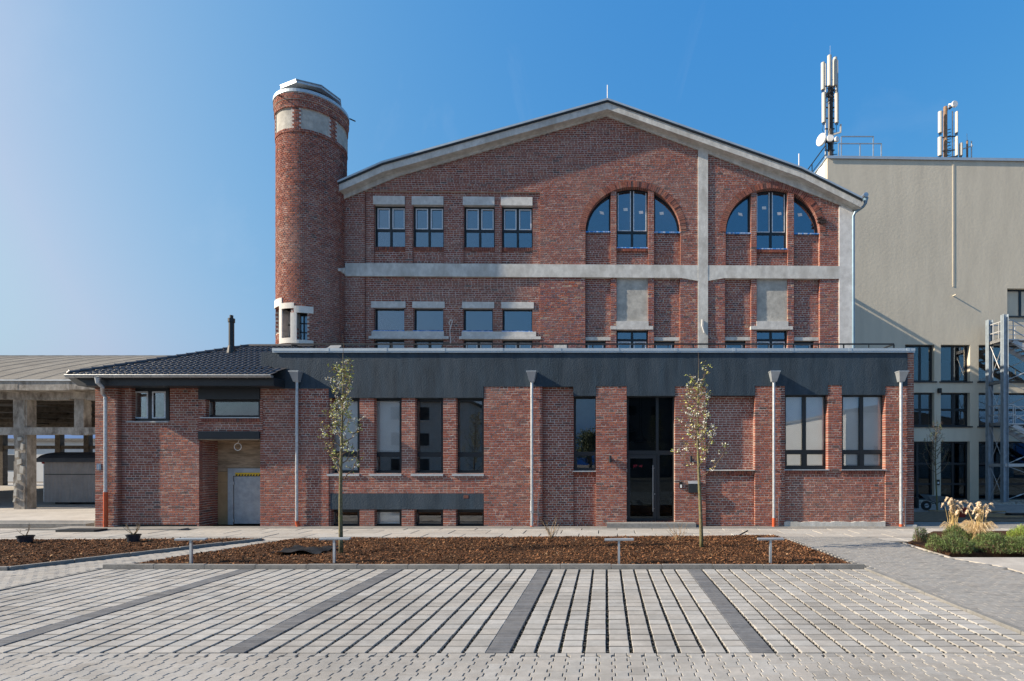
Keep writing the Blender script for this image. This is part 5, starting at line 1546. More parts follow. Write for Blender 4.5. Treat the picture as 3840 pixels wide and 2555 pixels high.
# site wagon
wd_ = 25.6
def XW(px): return (px-CX)/FPX*wd_
def ZW(py): return H-(py-CY)/FPX*wd_
wag = thing('site_wagon', 'grey corrugated site wagon with dark barrel roof inside the shed', 'wagon', (XW(260), wd_, .1))
x0, x1 = XW(167), XW(167)+5.4; z0, z1 = ZW(1884), ZW(1732)
m = MB(); nrib = 60
vs = []; 
for i in range(nrib+1):
    xx = x0+(x1-x0)*i/nrib; yy = wd_+(.022 if i % 2 else 0); vs += [(xx,yy,z0),(xx,yy,z1)]
m.add(vs, [(2*i,2*i+2,2*i+3,2*i+1) for i in range(nrib)]); m.box(x0+.005, x1-.005, wd_+.03, wd_+2.2, z0, z1); m.build('body', M['wagon'], wag)
m = MB(); m.box(x0+.02, x1, wd_-.012, wd_+.001, ZW(1781), ZW(1778)); m.build('trim', M['metal_dark'], wag)
m = MB(); n = 10; pts = []
for i in range(n+1):
    a = math.pi*i/n; pts.append((wd_+1.1-1.28*math.cos(a), z1-.02+.5*math.sin(a)**.8))
vs = []
for xx, k in ((x0-.25,1),(x1+.2,1)): vs += [(xx,y,z) for y,z in pts]
vs2 = [(x0+.5,y,z1+(z-z1)*1.0) for y,z in pts]
q = n+1
m.add(vs, [(i,q+i,q+i+1,i+1) for i in range(n)]+[list(range(q)), list(range(2*q-1,q-1,-1))]); m.build('roof', M['wagon_roof'], wag)
for xx in (x0+.9, x1-.9):
    for yy in (wd_+.2, wd_+1.9):
        b = MB(); b.tube([(xx,yy-.1,.46),(xx,yy+.1,.46)], .36, 16); wh = b.build('wheel', M['black'], wag); b = MB(); b.tube([(xx,yy-.12,.46),(xx,yy-.05,.46)], .2, 12); b.build('rim', M['zinc_dull'], wh)
m = MB(); m.box(x0+.2, x1-.2, wd_+.3, wd_+1.9, z0-.18, z0-.002); m.build('chassis', M['black'], wag)
m = MB(); m.box(x0-.16, x0-.12, wd_+.1, wd_+.14, z0, z1-.1); m.box(x0-.16, x0-.12, wd_+.5, wd_+.54, z0, z1-.1)
for k in range(6): m.box(x0-.158, x0-.122, wd_+.14, wd_+.5, z0+.2+k*.28, z0+.23+k*.28)
m.build('ladder', M['galv'], wag)
m = MB(); m.tube([(x0-.1,wd_,z1-.05),(x0-.1,wd_+.1,z1-.05)], .05, 8); m.build('marker_lamp', M['redbin'], wag)

# ================================================================ beige office block at the right
BD = 29.65; BR = R_(1.4); bc, bs_ = math.cos(BR), math.sin(BR)
BX0 = 13.0
block = thing('beige_building', 'tall beige rendered building with dark framed windows at the right', 'building', (BX0, BD, 0), local=True, rotz=BR)
def BP(px, py, off=0.0):
    a = (px-CX)/FPX; b = -(py-CY)/FPX
    # point = (BX0 + u cos - off sin, BD + u sin + off cos)
    u = (a*(BD+off*bc)-BX0+off*bs_)/(bc-a*bs_)
    D = BD+u*bs_+off*bc
    return u, H+b*D
def BXx(px, off=0.0): return BP(px, CY, off)[0]
ztp = BP(3103, 590)[1]
uL_, uR_ = BXx(3103), BXx(3103)+34
bz = lambda py: BP(3540, py)[1]
cols_ = [(3398,3504),(3528,3637.5),(3670,3779)]
cw = BXx(3637.5)-BXx(3528); gap = BXx(3670)-BXx(3637.5); 
cx_ = [(BXx(3528)-gap*1.0-.0-cw*1.0+.0, BXx(3504)), (BXx(3528), BXx(3637.5)), (BXx(3670), BXx(3670)+cw*1.9)]
cx_[0] = (BXx(3504)-cw, BXx(3504))
for k in range(4): cx_.append((cx_[-1][1]+gap, cx_[-1][1]+gap+cw))
rows_ = [(bz(1293), bz(1431)), (bz(1473), bz(1598.6)), (bz(1656), .02)]
hl = [(a,b,zb_,zt_) for a,b in cx_ for zt_,zb_ in rows_]
uw = (BXx(3777), BXx(3777)+cw*1.6, bz(1185), bz(1080)); hl.append(uw)
hl += [(uw[1]+1.5+k*5.2, uw[1]+1.5+k*5.2+3.2, uw[2], uw[3]) for k in range(3)]
zs_ = sorted(set([-.1, ztp]+[h[2] for h in hl]+[h[3] for h in hl]))
m = MB()
for za, zb in zip(zs_[:-1], zs_[1:]):
    for a, b in minus((uL_, uR_), [(h[0],h[1]) for h in hl if h[2] < (za+zb)/2 < h[3]]): m.box(a, b, 0, .35, za, zb)
m.box(uR_-.3, uR_, .36, 24, -.1, ztp); m.box(uL_+.2, uR_-.3, 23.7, 24, -.1, ztp)
m.build('wall', M['beige'], block)
m = MB(); 
nr = 60
vs = []
for i in range(nr+1): vs += [(uL_+(.03 if i % 2 else 0), .36+23.6*i/nr, -.1),(uL_+(.03 if i % 2 else 0), .36+23.6*i/nr, ztp)]
m.add(vs, [(2*i+2,2*i,2*i+1,2*i+3) for i in range(nr)]); m.box(uL_+.05, uL_+.2, .36, 24, -.1, ztp); m.build('side_cladding', M['ribbed'], block)
m = MB(); m.box(uL_-.06, uR_+.05, -.08, .5, ztp+.002, ztp+.05); m.box(uL_-.06, uR_+.05, -.08, -.06, ztp-.1, ztp+.0018); m.box(uL_-.06, uL_+.4, .51, 24, ztp+.002, ztp+.05); m.build('coping', M['coping'], block)
m = MB(); m.box(uL_+.2, uR_-.3, .36, 23.7, ztp-.4, ztp-.25); m.build('roof', M['felt'], block)
m = MB()
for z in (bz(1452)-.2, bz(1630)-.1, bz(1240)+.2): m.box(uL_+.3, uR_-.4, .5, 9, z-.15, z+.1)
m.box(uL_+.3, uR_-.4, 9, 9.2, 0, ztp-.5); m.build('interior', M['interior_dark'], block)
for ci, (a, b) in enumerate(cx_):
    for ri, (zt_, zb_) in enumerate(rows_):
        if ri == 0: w = window(block, a, b, zb_, zt_, .22, xs=[(a+b)/2+(.15 if ci == 0 else 0)], fw=.09, bw=.12, glass='glass')
        elif ri == 1: w = window(block, a, b, zb_, zt_, .22, xs=[(a+b)/2+(.15 if ci == 0 else 0)], zs=[zb_+(zt_-zb_)*.5], fw=.09, bw=.12, glass='glass')
        else: w = window(block, a, b, zb_, zt_, .22, xs=[(a+b)/2], zs=[zb_+(zt_-zb_)*.62, zb_+(zt_-zb_)*.27], fw=.09, bw=.12, glass='glass_dark')
        if ri < 2:
            s = MB(); s.box(a-.08, b+.12, -.07, .22, zb_-.07, zb_-.002); s.build('sill', M['metal_dark'], w)
window(block, uw[0], uw[1], uw[2], uw[3], .22, xs=[uw[0]+cw*.55], fw=.09, bw=.14, glass='beige')
s = MB(); s.box(uw[0]-.05, uw[1]+.1, -.07, .22, uw[2]-.07, uw[2]-.002); s.build('sill', M['metal_dark'], block)
for k in range(3): window(block, uw[1]+1.5+k*5.2, uw[1]+4.7+k*5.2, uw[2], uw[3], .22, xs=[uw[1]+3.1+k*5.2], fw=.09, bw=.14)
# conduit on the wall, lamp, intercom
m = MB(); cxx = BXx(3575); m.box(cxx-.05, cxx+.04, -.022, .0, BP(3575,1076)[1], ztp-.11); m.build('conduit', M['beige'], block)
m = MB(); a = BP(3574,1110); m.bar((a[0],-.0,a[1]),(a[0],-.25,a[1]), .05); m.build('pipe_stub', M['beige'], block)
a = BP(3520,1467); t = thing('wall_light', 'small black wall light on the beige facade between the windows', 'lamp', (BX0+a[0]*bc, BD+a[0]*bs_, a[1]), local=False)
P = Vector(t.location); m = MB(); m.box(P.x-.08, P.x+.08, P.y-.16, P.y-.01, P.z-.12, P.z+.14); m.build('lamp_body', M['black'], t)
a = BP(3515,1809); t = thing('intercom', 'small black intercom panel with lit screen beside the beige entrance', 'intercom', (BX0+a[0]*bc, BD+a[0]*bs_, a[1]))
P = Vector(t.location); m = MB(); m.box(P.x-.09, P.x+.09, P.y-.08, P.y-.01, P.z-.15, P.z+.15); m.build('panel', M['black'], t)
m = MB(); m.box(P.x-.04, P.x+.05, P.y-.085, P.y-.0805, P.z-.08, P.z+.02); m.build('screen', M['white'], t)

# roof railings of the beige block
rr = thing('parapet_railing', 'grey two-rail safety railing on the beige roof beside the mast', 'railing', W(3220, 580, BD+.8))
def railing(root, pts, z0, h, mid=True, step=1.6, th=.05, mt='steel_blue'):
    for (p, q) in zip(pts[:-1], pts[1:]):
        p = Vector((*p, 0)); q = Vector((*q, 0))
        b = MB(); b.bar(p+Vector((0,0,z0+h)), q+Vector((0,0,z0+h)), th); b.build('handrail', M[mt], root)
        if mid: b = MB(); b.bar(p+Vector((0,0,z0+h*.45)), q+Vector((0,0,z0+h*.45)), th*.8); b.build('middle_rail', M[mt], root)
        n = max(1, round((q-p).length/step))
        for i in range(n+1):
            r = p+(q-p)*(i/n); b = MB(); b.bar(r+Vector((0,0,z0)), r+Vector((0,0,z0+h)), th); b.build('post', M[mt], root)
a, b = W(3145, 560, BD+.9), W(3305, 560, BD+.9); railing(rr, [(a.x,a.y),(b.x,b.y)], ztp-.25, 1.1+.45, step=1.3)
a, b = W(3155, 560, BD+2.2), W(3275, 560, BD+2.2); railing(rr, [(a.x,a.y),(b.x,b.y)], ztp-.25, 2.75, step=2.2)
sx = BX0+uL_*bc+.1
rr2 = thing('side_railing', 'thin dark railing running back along the white side of the beige roof', 'railing', (sx, 34, ztp))
railing(rr2, [(sx, BD+.4),(sx-.3, BD+12)], ztp, .95, step=2.0, th=.045, mt='metal_dark')

# antenna masts
def panel(root, px, y0, y1, D, w=.26, d=.14, rz=0.0):
    a = W(px, y1, D); b = W(px, y0, D); mm = MB(); n = 8
    prof_ = [(w/2*math.cos(t), -d*math.sin(t)) for t in [math.pi*i/n for i in range(n+1)]]
    c, s = math.cos(rz), math.sin(rz)
    vs = [(a.x+x*c-y*s, D+x*s+y*c, a.z) for x, y in prof_]+[(a.x+x*c-y*s, D+x*s+y*c, b.z) for x, y in prof_]
    q = n+1
    mm.add(vs, [(i,q+i,q+i+1,i+1)[::-1] for i in range(n)]+[(0,n,q+n,q)]+[list(range(q))[::-1], list(range(q,2*q))])
    o = mm.build('antenna_panel', M['antenna'], root)
    mm = MB()
    for k in (-.06, .0, .06): mm.tube([(a.x+k,D,a.z),(a.x+k,D,a.z-.1)], .022, 6)
    mm.tube([(a.x,D+.02,a.z-.08),(a.x+.1*RND.uniform(-1,1),D+.1,a.z-.3),(a.x+.1,D+.2,a.z-.5)], .014, 5)
    mm.build('connectors', M['antenna_dark'], o)
    return o
def mast(name, label, px, ytop, D, r=.11, mt='steel_light', label_cat='antenna mast'):
    P = W(px, ytop, D); t = thing(name, label, label_cat, (P.x, D, ztp-.3), 'mobile phone antenna masts')
    m = MB(); m.tube([(P.x,D,ztp-.3),(P.x,D,P.z)], r, 10); m.build('pole', M[mt], t)
    return t, P
AD_ = BD+1.4
t, P = mast('antenna_mast', 'tallest antenna mast with five long panels and white dishes on the beige roof', 3113, 330, AD_, .14, 'antenna_dark')
for dx in (-.22, .20):
    m = MB(); m.tube([(P.x+dx,AD_+.1,ztp-.3),(P.x+dx,AD_+.1,W(0,220,AD_).z if dx > 0 else W(0,235,AD_).z)], .045, 8); m.build('side_pole', M['steel_light'], t)
m = MB()
for k in range(8):
    z = ztp+.6+k*.62; m.bar((P.x-.3,AD_,z),(P.x+.26,AD_,z), .05); m.bar((P.x+.1,AD_-.1,z+.3),(P.x+.36,AD_-.1,z+.33), .03)
m.build('brackets', M['antenna_dark'], t)
for px, y0, y1, dy in ((3086,238,339,-.1),(3110,211,325,-.3),(3131.5,219,323,-.15),(3089,351,462,-.2),(3137,353,463,-.2)): panel(t, px, y0, y1, AD_+dy, .24)
m = MB(); b = W(3139,228,AD_+.3); m.box(b.x-.05, b.x+.05, AD_+.25, AD_+.4, W(0,345,AD_).z, b.z); m.build('rear_panel', M['antenna'], t)
m = MB()
for k in range(26):
    x, z = P.x+RND.uniform(-.3,.3), W(0,350,AD_).z+RND.uniform(-.3,.35); m.tube([(x,AD_-.1,z),(x+RND.uniform(-.15,.15),AD_-.2,z-.15),(x+RND.uniform(-.2,.2),AD_-.1,z-.35)], .02, 5)
for k in range(5):
    x = P.x+RND.uniform(-.12,.12); m.tube([(x,AD_-.15,W(0,350,AD_).z),(x+.06,AD_-.15,W(0,450,AD_).z),(x,AD_-.15,ztp)], .028, 5)
m.build('cables', M['antenna_dark'], t)
def dish(root, px, py, r_px, D, aim, drum=.22):
    P_ = W(px, py, D); r = r_px/FPX*D; a = Vector(aim).normalized(); mm = MB()
    mm.tube([P_-a*drum, P_-a*drum*.4, P_, P_+a*.03], [r*.35, r*.95, r, r*.9], 20); o = mm.build('dish', M['white'], root, smooth=False)
    mm = MB(); mm.tube([P_-a*drum, P_-a*(drum+.25)], .06, 8); mm.build('dish_mount', M['antenna_dark'], o)
dish(t, 3078, 524, 22, AD_-.2, (-.9,-.45,0), .28); dish(t, 3114, 518, 13, AD_-.5, (-.1,-1,0)); dish(t, 3140, 522, 10, AD_-.2, (.4,-1,0))
m = MB(); q = W(3147,475,AD_); m.bar((q.x,AD_-.2,W(0,503,AD_).z),(q.x,AD_-.2,q.z), .07); m.bar((q.x+.02,AD_-.2,W(0,504,AD_).z),(P.x,AD_-.1,W(0,512,AD_).z), .07); m.build('bracket_arm', M['antenna'], t)
m = MB(); q = W(3113,172,AD_); m.tube([(q.x,AD_,q.z),(q.x,AD_,W(0,215,AD_).z)], .008, 5); m.build('whip', M['zinc'], t)
m = MB(); m.tube([(q.x+.05,AD_+.1,W(0,330,AD_).z),(q.x+.05,AD_+.1,W(0,212,AD_).z)], .05, 8); m.build('upper_pole', M['antenna_dark'], t)
t, P = mast('antenna_mast', 'middle antenna mast with brown pole, panels and one round dish on top', 3545, 402, AD_+.3, .11, 'rust')
D_ = AD_+.3
for px, y0, y1, w in ((3525.5,421,500,.26),(3524.5,517,586,.26),(3586,422,500,.15),(3586,515,586,.15)): panel(t, px, y0, y1, D_-.1, w)
m = MB(); m.tube([(W(3572,0,D_).x,D_,ztp),(W(3572,0,D_).x,D_,W(0,418,D_).z)], .035, 8); m.tube([(W(3554,0,D_).x,D_+.1,ztp),(W(3554,0,D_).x,D_+.1,W(0,425,D_).z)], .03, 8); m.build('side_pole', M['steel_light'], t)
m = MB()
for k in range(14):
    z = ztp+.15+k*.19; m.bar((P.x+.1,D_+.1,z),(P.x+.36,D_+.05,z+.05), .03)
for z in (ztp+.1, ztp+.9, ztp+1.3, ztp+2.1): m.bar((P.x-.25,D_-.05,z),(P.x+.6,D_-.03,z+.1), .05)
for k in range(10): x, z = P.x+RND.uniform(-.05,.6), ztp+RND.uniform(.4,2.2); m.tube([(x,D_-.05,z),(x+.1,D_-.1,z-.15),(x+.02,D_-.05,z-.3)], .012, 5)
m.build('brackets', M['antenna_dark'], t)
dish(t, 3581, 390, 12, D_-.4, (.1,-1,-.02), .18)
m = MB(); m.bar(W(3548,420,D_),W(3558,405,D_), .06); m.bar(W(3558,405,D_),W(3558,392,D_), .06); m.bar(W(3558,392,D_),W(3575,392,D_-.2), .06); m.build('dish_arm', M['steel_light'], t)
t, P = mast('antenna_mast', 'small right antenna mast with one short panel on the beige roof', 3627, 528, AD_+.3, .055, 'rust')
panel(t, 3602, 540, 586, D_-.1, .2)
m = MB(); m.tube([(W(3643,0,D_).x,D_,ztp),(W(3643,0,D_).x,D_,W(0,530,D_).z)], .035, 8); m.bar(W(3608,560,D_),W(3648,547,D_), .05); m.tube([W(3627,530,D_),W(3626,501,D_)], .012, 5); m.build('side_pole', M['steel_light'], t)

# steel stair tower in front of the beige block
stt = thing('steel_staircase', 'galvanised steel external staircase tower at the right edge', 'staircase', W(3770, 1885, 28.2))
SF, SBk = 28.2, 29.3
xA = (3767-CX)/FPX*SF; xA2 = xA+5.2
xBk = (3710-CX)/FPX*SBk if False else xA-.0
zT = H-(1180-CY)/FPX*SF
def col_h(x, y, z1):
    b = MB(); w = .13
    b.box(x-w, x+w, y-.012, y+.012, 0, z1); b.box(x-w, x-w+.016, y-.12, y+.12, 0, z1-.001); b.box(x+w-.016, x+w, y-.12, y+.12, 0, z1-.001)
    b.build('column', M['steel_blue'], stt)
for x, y in ((xA,SF),(xA-.01,SBk),(xA2,SF),(xA2-.01,SBk)): col_h(x, y, zT if y == SF else zT-.0)
levels = [H-(1272-CY)/FPX*SF, H-(1588-CY)/FPX*SF]
brace_z = sorted(levels+[H-(1430-CY)/FPX*SF, H-(1745-CY)/FPX*SF])
for z in brace_z:
    for (p, q) in (((xA,SF),(xA-.01,SBk)),((xA2,SF),(xA2-.01,SBk)),((xA,SF),(xA2,SF)) if z not in levels and z < 3 else ((xA,SF),(xA-.01,SBk))):
        b = MB(); b.bar((*p,z),(*q,z), .12, .16); b.build('beam', M['steel_light'], stt)
zz_ = [0.1]+brace_z
for za, zb in zip(zz_[:-1], zz_[1:]):
    for (p, q) in (((xA,SF),(xA-.01,SBk)),((xA,SF+.02),(xA2,SF+.02))):
        b = MB(); b.tube([(*p,za),(*q,zb)], .016, 6); b.tube([(*p,zb),(*q,za)], .016, 6)
        for f in (.12, .88):
            pa = Vector((*p,za)).lerp(Vector((*q,zb)), f); b.tube([pa, pa.lerp(Vector((*q,zb)), .06)], .035, 6)
        b.build('tie_rod', M['steel_light'], stt)
for li, z in enumerate(levels):
    b = MB(); x1 = xA+1.5
    b.add([(xA-.02,SBk,z),(xA+.05,SF,z),(x1,SF,z),(x1,SBk,z),(xA-.02,SBk,z-.06),(xA+.05,SF,z-.06),(x1,SF,z-.06),(x1,SBk,z-.06)], [(0,1,2,3),(7,6,5,4),(0,4,5,1),(1,5,6,2),(2,6,7,3),(3,7,4,0)])
    b.build('landing', M['steel_light'], stt)
    for yy in (SF+.06, SF+.95):
        b = MB(); b.bar((x1-1.0,yy,z-.1),(x1+3.0,yy,z-2.5), .05, .26); b.build('stringer', M['steel_light'], stt)
    for k in range(13):
        b = MB(); b.box(x1-.75+k*.29, x1-.45+k*.29, SF+.1, SF+.9, z-.18-k*.178, z-.14-k*.178); b.build('tread', M['steel_light'], stt)
    for yy in (SF+.06,):
        for hh in (1.0, .5):
            b = MB(); b.bar((xA+.25,yy,z+hh),(xA+.5,yy,z+hh), .045); b.bar((xA+.5,yy,z+hh),(xA+4.6,yy,z+hh-2.46), .045); b.build('handrail', M['steel_light'], stt)
        for k in range(6):
            b = MB(); xx = xA+.5+k*.8; b.bar((xx,yy,z-.05-(k*.48)),(xx,yy,z+1.0-k*.48), .04); b.build('post', M['steel_light'], stt)
    b = MB()
    for hh in (1.0, .5): b.bar((xA-.02,SBk,z+hh),(xA+.05,SF+.1,z+hh), .045); b.bar((xA-.02,SBk,z+hh),(xA+3,SBk,z+hh), .045)
    b.build('handrail', M['steel_light'], stt)
    for p in ((xA-.02,SBk),(xA-.01,SBk-.3),(xA,SF+.4),(xA+.6,SBk),(xA+1.4,SBk)):
        b = MB(); b.bar((*p,z),(*p,z+1.0), .04); b.build('post', M['steel_light'], stt)
# yard in the shade of the hall
m = MB(); m.box(9.95, 40, 15.22, 27.0, -.11, -.02); structure(m.build('courtyard_pavement', M['kerb']))
m = MB(); m.box(10.1, 16.5, 19.2, 22.8, -.1, .012); structure(m.build('dirt_patch', M['dirt']))
m = MB(); gb = m; gb.box(13.5, 40, 27.05, 29.6, -.1, .0); gs_ = structure(m.build('gravel_strip', M['slab_plain']))
m = MB()
for k in range(2600):
    x, y = RND.uniform(13.5, 26), RND.uniform(27.1, 29.5); s = RND.uniform(.02,.05)
    m.obox((x,y,s*.3), (s,s*.3,0), (-s*.3,s,.1*s), (0,0,s*.6), tint=RND.choice([(.3,.28,.25),(.38,.36,.33),(.2,.18,.16),(.42,.38,.32)]))
m.build('pebbles', M['gravel'], gs_, kind='stuff')
# ================================================================ young trees in the bed
def sapling(name, label, base, htot, seed, crown0=.36, spread=.62, leafy=1.0, bare=False, trunk_r=.045, lean=(0,0)):
    r = random.Random(seed)
    bx, by, bz_ = base
    t = thing(name, label, 'tree', base, 'young planted trees')
    tr = MB(); n = 14; pts = []; rs = []
    for i in range(n+1):
        f = i/n; pts.append(Vector((bx+.03*math.sin(f*5+seed)+lean[0]*f, by+.03*math.sin(f*4+2*seed)+lean[1]*f, bz_-.05+htot*f*.97))); rs.append(trunk_r*(1-f)**.75+.004)
    tr.tube(pts, rs, 10)
    trunk = tr.build('trunk', M['bark'], t, smooth=True)
    br = MB(); lv = MB(); fl = []
    nb = 27
    for k in range(nb):
        f = crown0+(.93-crown0)*(k/nb)**.9
        i = f*n; i0 = int(i); p0 = pts[i0].lerp(pts[min(n,i0+1)], i-i0)
        a = k*2.4+r.uniform(-.4,.4); L = spread*(1-.66*((f-crown0)/(1-crown0)))*r.uniform(.55,1.3)*1.5
        out = Vector((math.cos(a), math.sin(a), 0))
        bp = [p0]; nn = 7; rise = r.uniform(.75,1.2)
        for q in range(1, nn+1):
            g = q/nn
            bp.append(p0+out*L*.6*(1-(1-g)**1.8)+Vector((r.uniform(-.025,.025), r.uniform(-.025,.025), L*rise*g**1.25)))
        rr_ = .016*(1-.6*f)
        br.tube(bp, [rr_*(1-.8*q/nn)+.0025 for q in range(nn+1)], 5)
        tips = list(bp[2:])
        for q in range(2, nn):           # side twigs
            for s in (0, 1):
                if r.random() < .75:
                    d = Vector((r.uniform(-1,1), r.uniform(-1,1), r.uniform(.1,1.0))).normalized()*r.uniform(.08,.24)
                    e = bp[q]+d; br.tube([bp[q], bp[q]+d*.5+Vector((0,0,-.008)), e], [.005,.004,.002], 4)
                    tips += [e, bp[q]+d*.6]
        for e in tips:
            top = (e.z-bz_)/htot
            if r.random() > .62*leafy: continue
            for q in range(r.randint(1, 5)):          # small fresh leaves
                c = e+Vector((r.gauss(0,.026), r.gauss(0,.026), r.gauss(0,.026)))
                u = Vector((r.uniform(-1,1), r.uniform(-1,1), r.uniform(-.3,1))).normalized()*r.uniform(.017,.034); v = u.orthogonal().normalized()*u.length*.5
                g = r.choice([(.38,.40,.08),(.30,.36,.07),(.44,.42,.13),(.28,.20,.09)]) if not bare else (.09,.12,.05)
                lv.add([tuple(c-u), tuple(c+v), tuple(c+u), tuple(c-v)], [(0,1,2,3)], 0, g)
            if not bare and r.random() < .27*(1.25-abs(top-.62)*2.2):     # white blossom cluster
                for q in range(r.randint(5, 10)):
                    c = e+Vector((r.gauss(0,.026), r.gauss(0,.026), r.gauss(0,.022)))
                    nrm = Vector((r.gauss(0,1), r.gauss(0,1), r.gauss(.2,1))).normalized(); u = nrm.orthogonal().normalized(); v = nrm.cross(u); s = r.uniform(.011,.020)
                    lv.add([tuple(c+u*s), tuple(c+v*s), tuple(c-u*s), tuple(c-v*s), tuple(c+nrm*s*.4)], [(0,1,4),(1,2,4),(2,3,4),(3,0,4)], 0, r.choice([(.72,.72,.66),(.66,.68,.58),(.75,.74,.72)]))
    # leader
    e = pts[-1]; br.tube([e, e+Vector((.01,.01,htot*.04)), e+Vector((-.01,0,htot*.09))], [.005,.004,.002], 4)
    br.build('branches', M['twig'], t)
    lv.build('crown', M['leaf'], t)
    return t
def bedz(p): return bed_h(p[0], p[1], MBED)
sapling('pear_sapling', 'young blossoming tree in the mulch bed in front of the left windows', (TREE1[0], TREE1[1], bedz(TREE1)), 4.66, 3, .37, .52, 1.0, lean=(.02,0))
sapling('pear_sapling', 'young blossoming tree in the mulch bed right of the glass door', (TREE2[0], TREE2[1], bedz(TREE2)), 4.5, 8, .40, .56, .95, lean=(-.05,0))
p3 = G(3511, 1921); sapling('pear_sapling', 'thin bare sapling in the shade before the beige building', (p3[0], p3[1], .01), 4.0, 21, .42, .55, .5, bare=True, trunk_r=.035)
# weed mat beside the left tree
m = MB(); c = G(1150, 2074, .05); zc_ = bed_h(c[0], c[1], MBED)+.03
nx_, ny_ = 12, 8
for i in range(nx_+1):
    for j in range(ny_+1):
        u, v = i/nx_-.5, j/ny_-.5
        m.v.append((c[0]+u*1.1+.1*v, c[1]+v*.75, zc_+.035+.05*math.sin(u*9+v*5)*math.cos(v*8+u*3)+(.06*math.sin((v+.5)*3.1)*max(0,.6-abs(u)))))
for i in range(nx_):
    for j in range(ny_): m.f.append([i*(ny_+1)+j,(i+1)*(ny_+1)+j,(i+1)*(ny_+1)+j+1,i*(ny_+1)+j+1]); m.m.append(0); m.t.append(None)
wm = m.build('weed_mat', M['black'], smooth=True); tag(wm, 'crumpled black weed mat lying in the mulch left of the left tree', 'mat')
# T-shaped metal posts
tposts = [(717,2115,660,774,'first galvanised T-shaped post from the left, near the path'),(1254,2113,1200,1313,'galvanised T-shaped post just before the left blossoming tree'),(2321,2117,2267,2376,'galvanised T-shaped post before the mulch below the glass door'),(2889,2114,2841,2938,'rightmost galvanised T-shaped post near the corner of the mulch bed')]
for px, py, xa, xb, lab in tposts:
    z0 = .04; x, y = G(px, py, z0)
    t = thing('metal_post', lab, 'post', (x, y, z0), 'low T-shaped posts along the parking bays')
    h = .53; b = MB(); b.box(x-.022, x+.022, y-.022, y+.022, 0, h); b.build('upright', M['zinc_dull'], t)
    L = (xb-xa)/FPX*y; xm = ((xa+xb)/2-CX)/FPX*y
    b = MB(); b.obox((xm, y-.0, h+.017), (L/2,0,.003), (0,.045,.006), (0,-.004,.016)); b.build('crossbar', M['zinc_dull'], t)
# plant pots
for px, py, w, lab in ((95.5,2040,51,'dark plant pot with bare twig at the left end of the left bed'),(500.5,2036,46,'dark plant pot with several dry twigs in front of the annex')):
    x, y = G(px, py, .03); r = w/FPX*y/2; hh = 31/FPX*y
    t = thing('plant_pot', lab, 'plant pot', (x, y, .03), 'plant pots waiting in the left bed')
    b = MB(); b.tube([(x,y,.03),(x,y,.03+hh*.86),(x,y,.03+hh*.86),(x,y,.03+hh),(x,y,.03+hh),(x,y,.03+hh*.9)], [r*.72,r*.92,r*1.0,r*1.02,r*.9,r*.88], 20, cap=True); b.build('pot', M['pot'], t)
    b = MB(); b.tube([(x,y,.03+hh*.9),(x,y,.03+hh*.92)], r*.86, 16); b.build('soil', M['mulch_base'], t)
    b = MB(); rr_ = random.Random(px)
    for k in range(3 if px < 200 else 8):
        a = rr_.uniform(-.28,.28); zt = .12+rr_.uniform(.05,.27); p0 = Vector((x+rr_.uniform(-.04,.04), y, .03+hh*.9))
        e = p0+Vector((a, rr_.uniform(-.1,.1), zt)); b.tube([p0, p0.lerp(e,.5)+Vector((a*.15,0,.0)), e], [.008,.006,.003], 5)
        for q in range(2):
            f = rr_.uniform(.4,.8); s = p0.lerp(e,f); b.tube([s, s+Vector((rr_.uniform(-.08,.08),0,.08))], [.004,.002], 4)
    b.build('twigs', M['dry'] if False else M['wood'], t)
# small bare shrubs in the bed
for px, py, hh, lab in ((2068,2022,.62,'small bare twiggy shrub at the back edge of the bed left of the door'),(2540,2032,.55,'small pale twiggy shrub in the bed below the entrance step')):
    x, y = G(px, py, .05); t = thing('bare_shrub', lab, 'shrub', (x, y, .04), 'bare shrubs in the bed'); b = MB(); lv = MB(); rr_ = random.Random(px)
    for k in range(15):
        e = Vector((x+rr_.uniform(-.32,.3), y+rr_.uniform(-.15,.15), hh*rr_.uniform(.5,1.1))); p0 = Vector((x+rr_.uniform(-.05,.05), y, .03))
        b.tube([p0, p0.lerp(e,.5)+Vector((rr_.uniform(-.04,.04),0,.02)), e], [.006,.005,.002], 4)
        for q in range(3):
            c = p0.lerp(e, rr_.uniform(.45,1)); s = .012; lv.add([(c.x-s,c.y,c.z),(c.x,c.y-s,c.z+s),(c.x+s,c.y,c.z+s*.5),(c.x,c.y+s,c.z-s*.4)], [(0,1,2,3)], 0, (.33,.3,.1))
    b.build('twigs', M['wood'], t); lv.build('buds', M['leaf'], t)
t = thing('black_hose', 'short black pipe end sticking out of the mulch', 'pipe', (*G(2768, 2010, .05), .05)); P = Vector(t.location)
b = MB(); b.tube([P, P+Vector((.28,0,.15))], .02, 8); b.build('pipe', M['black'], t)

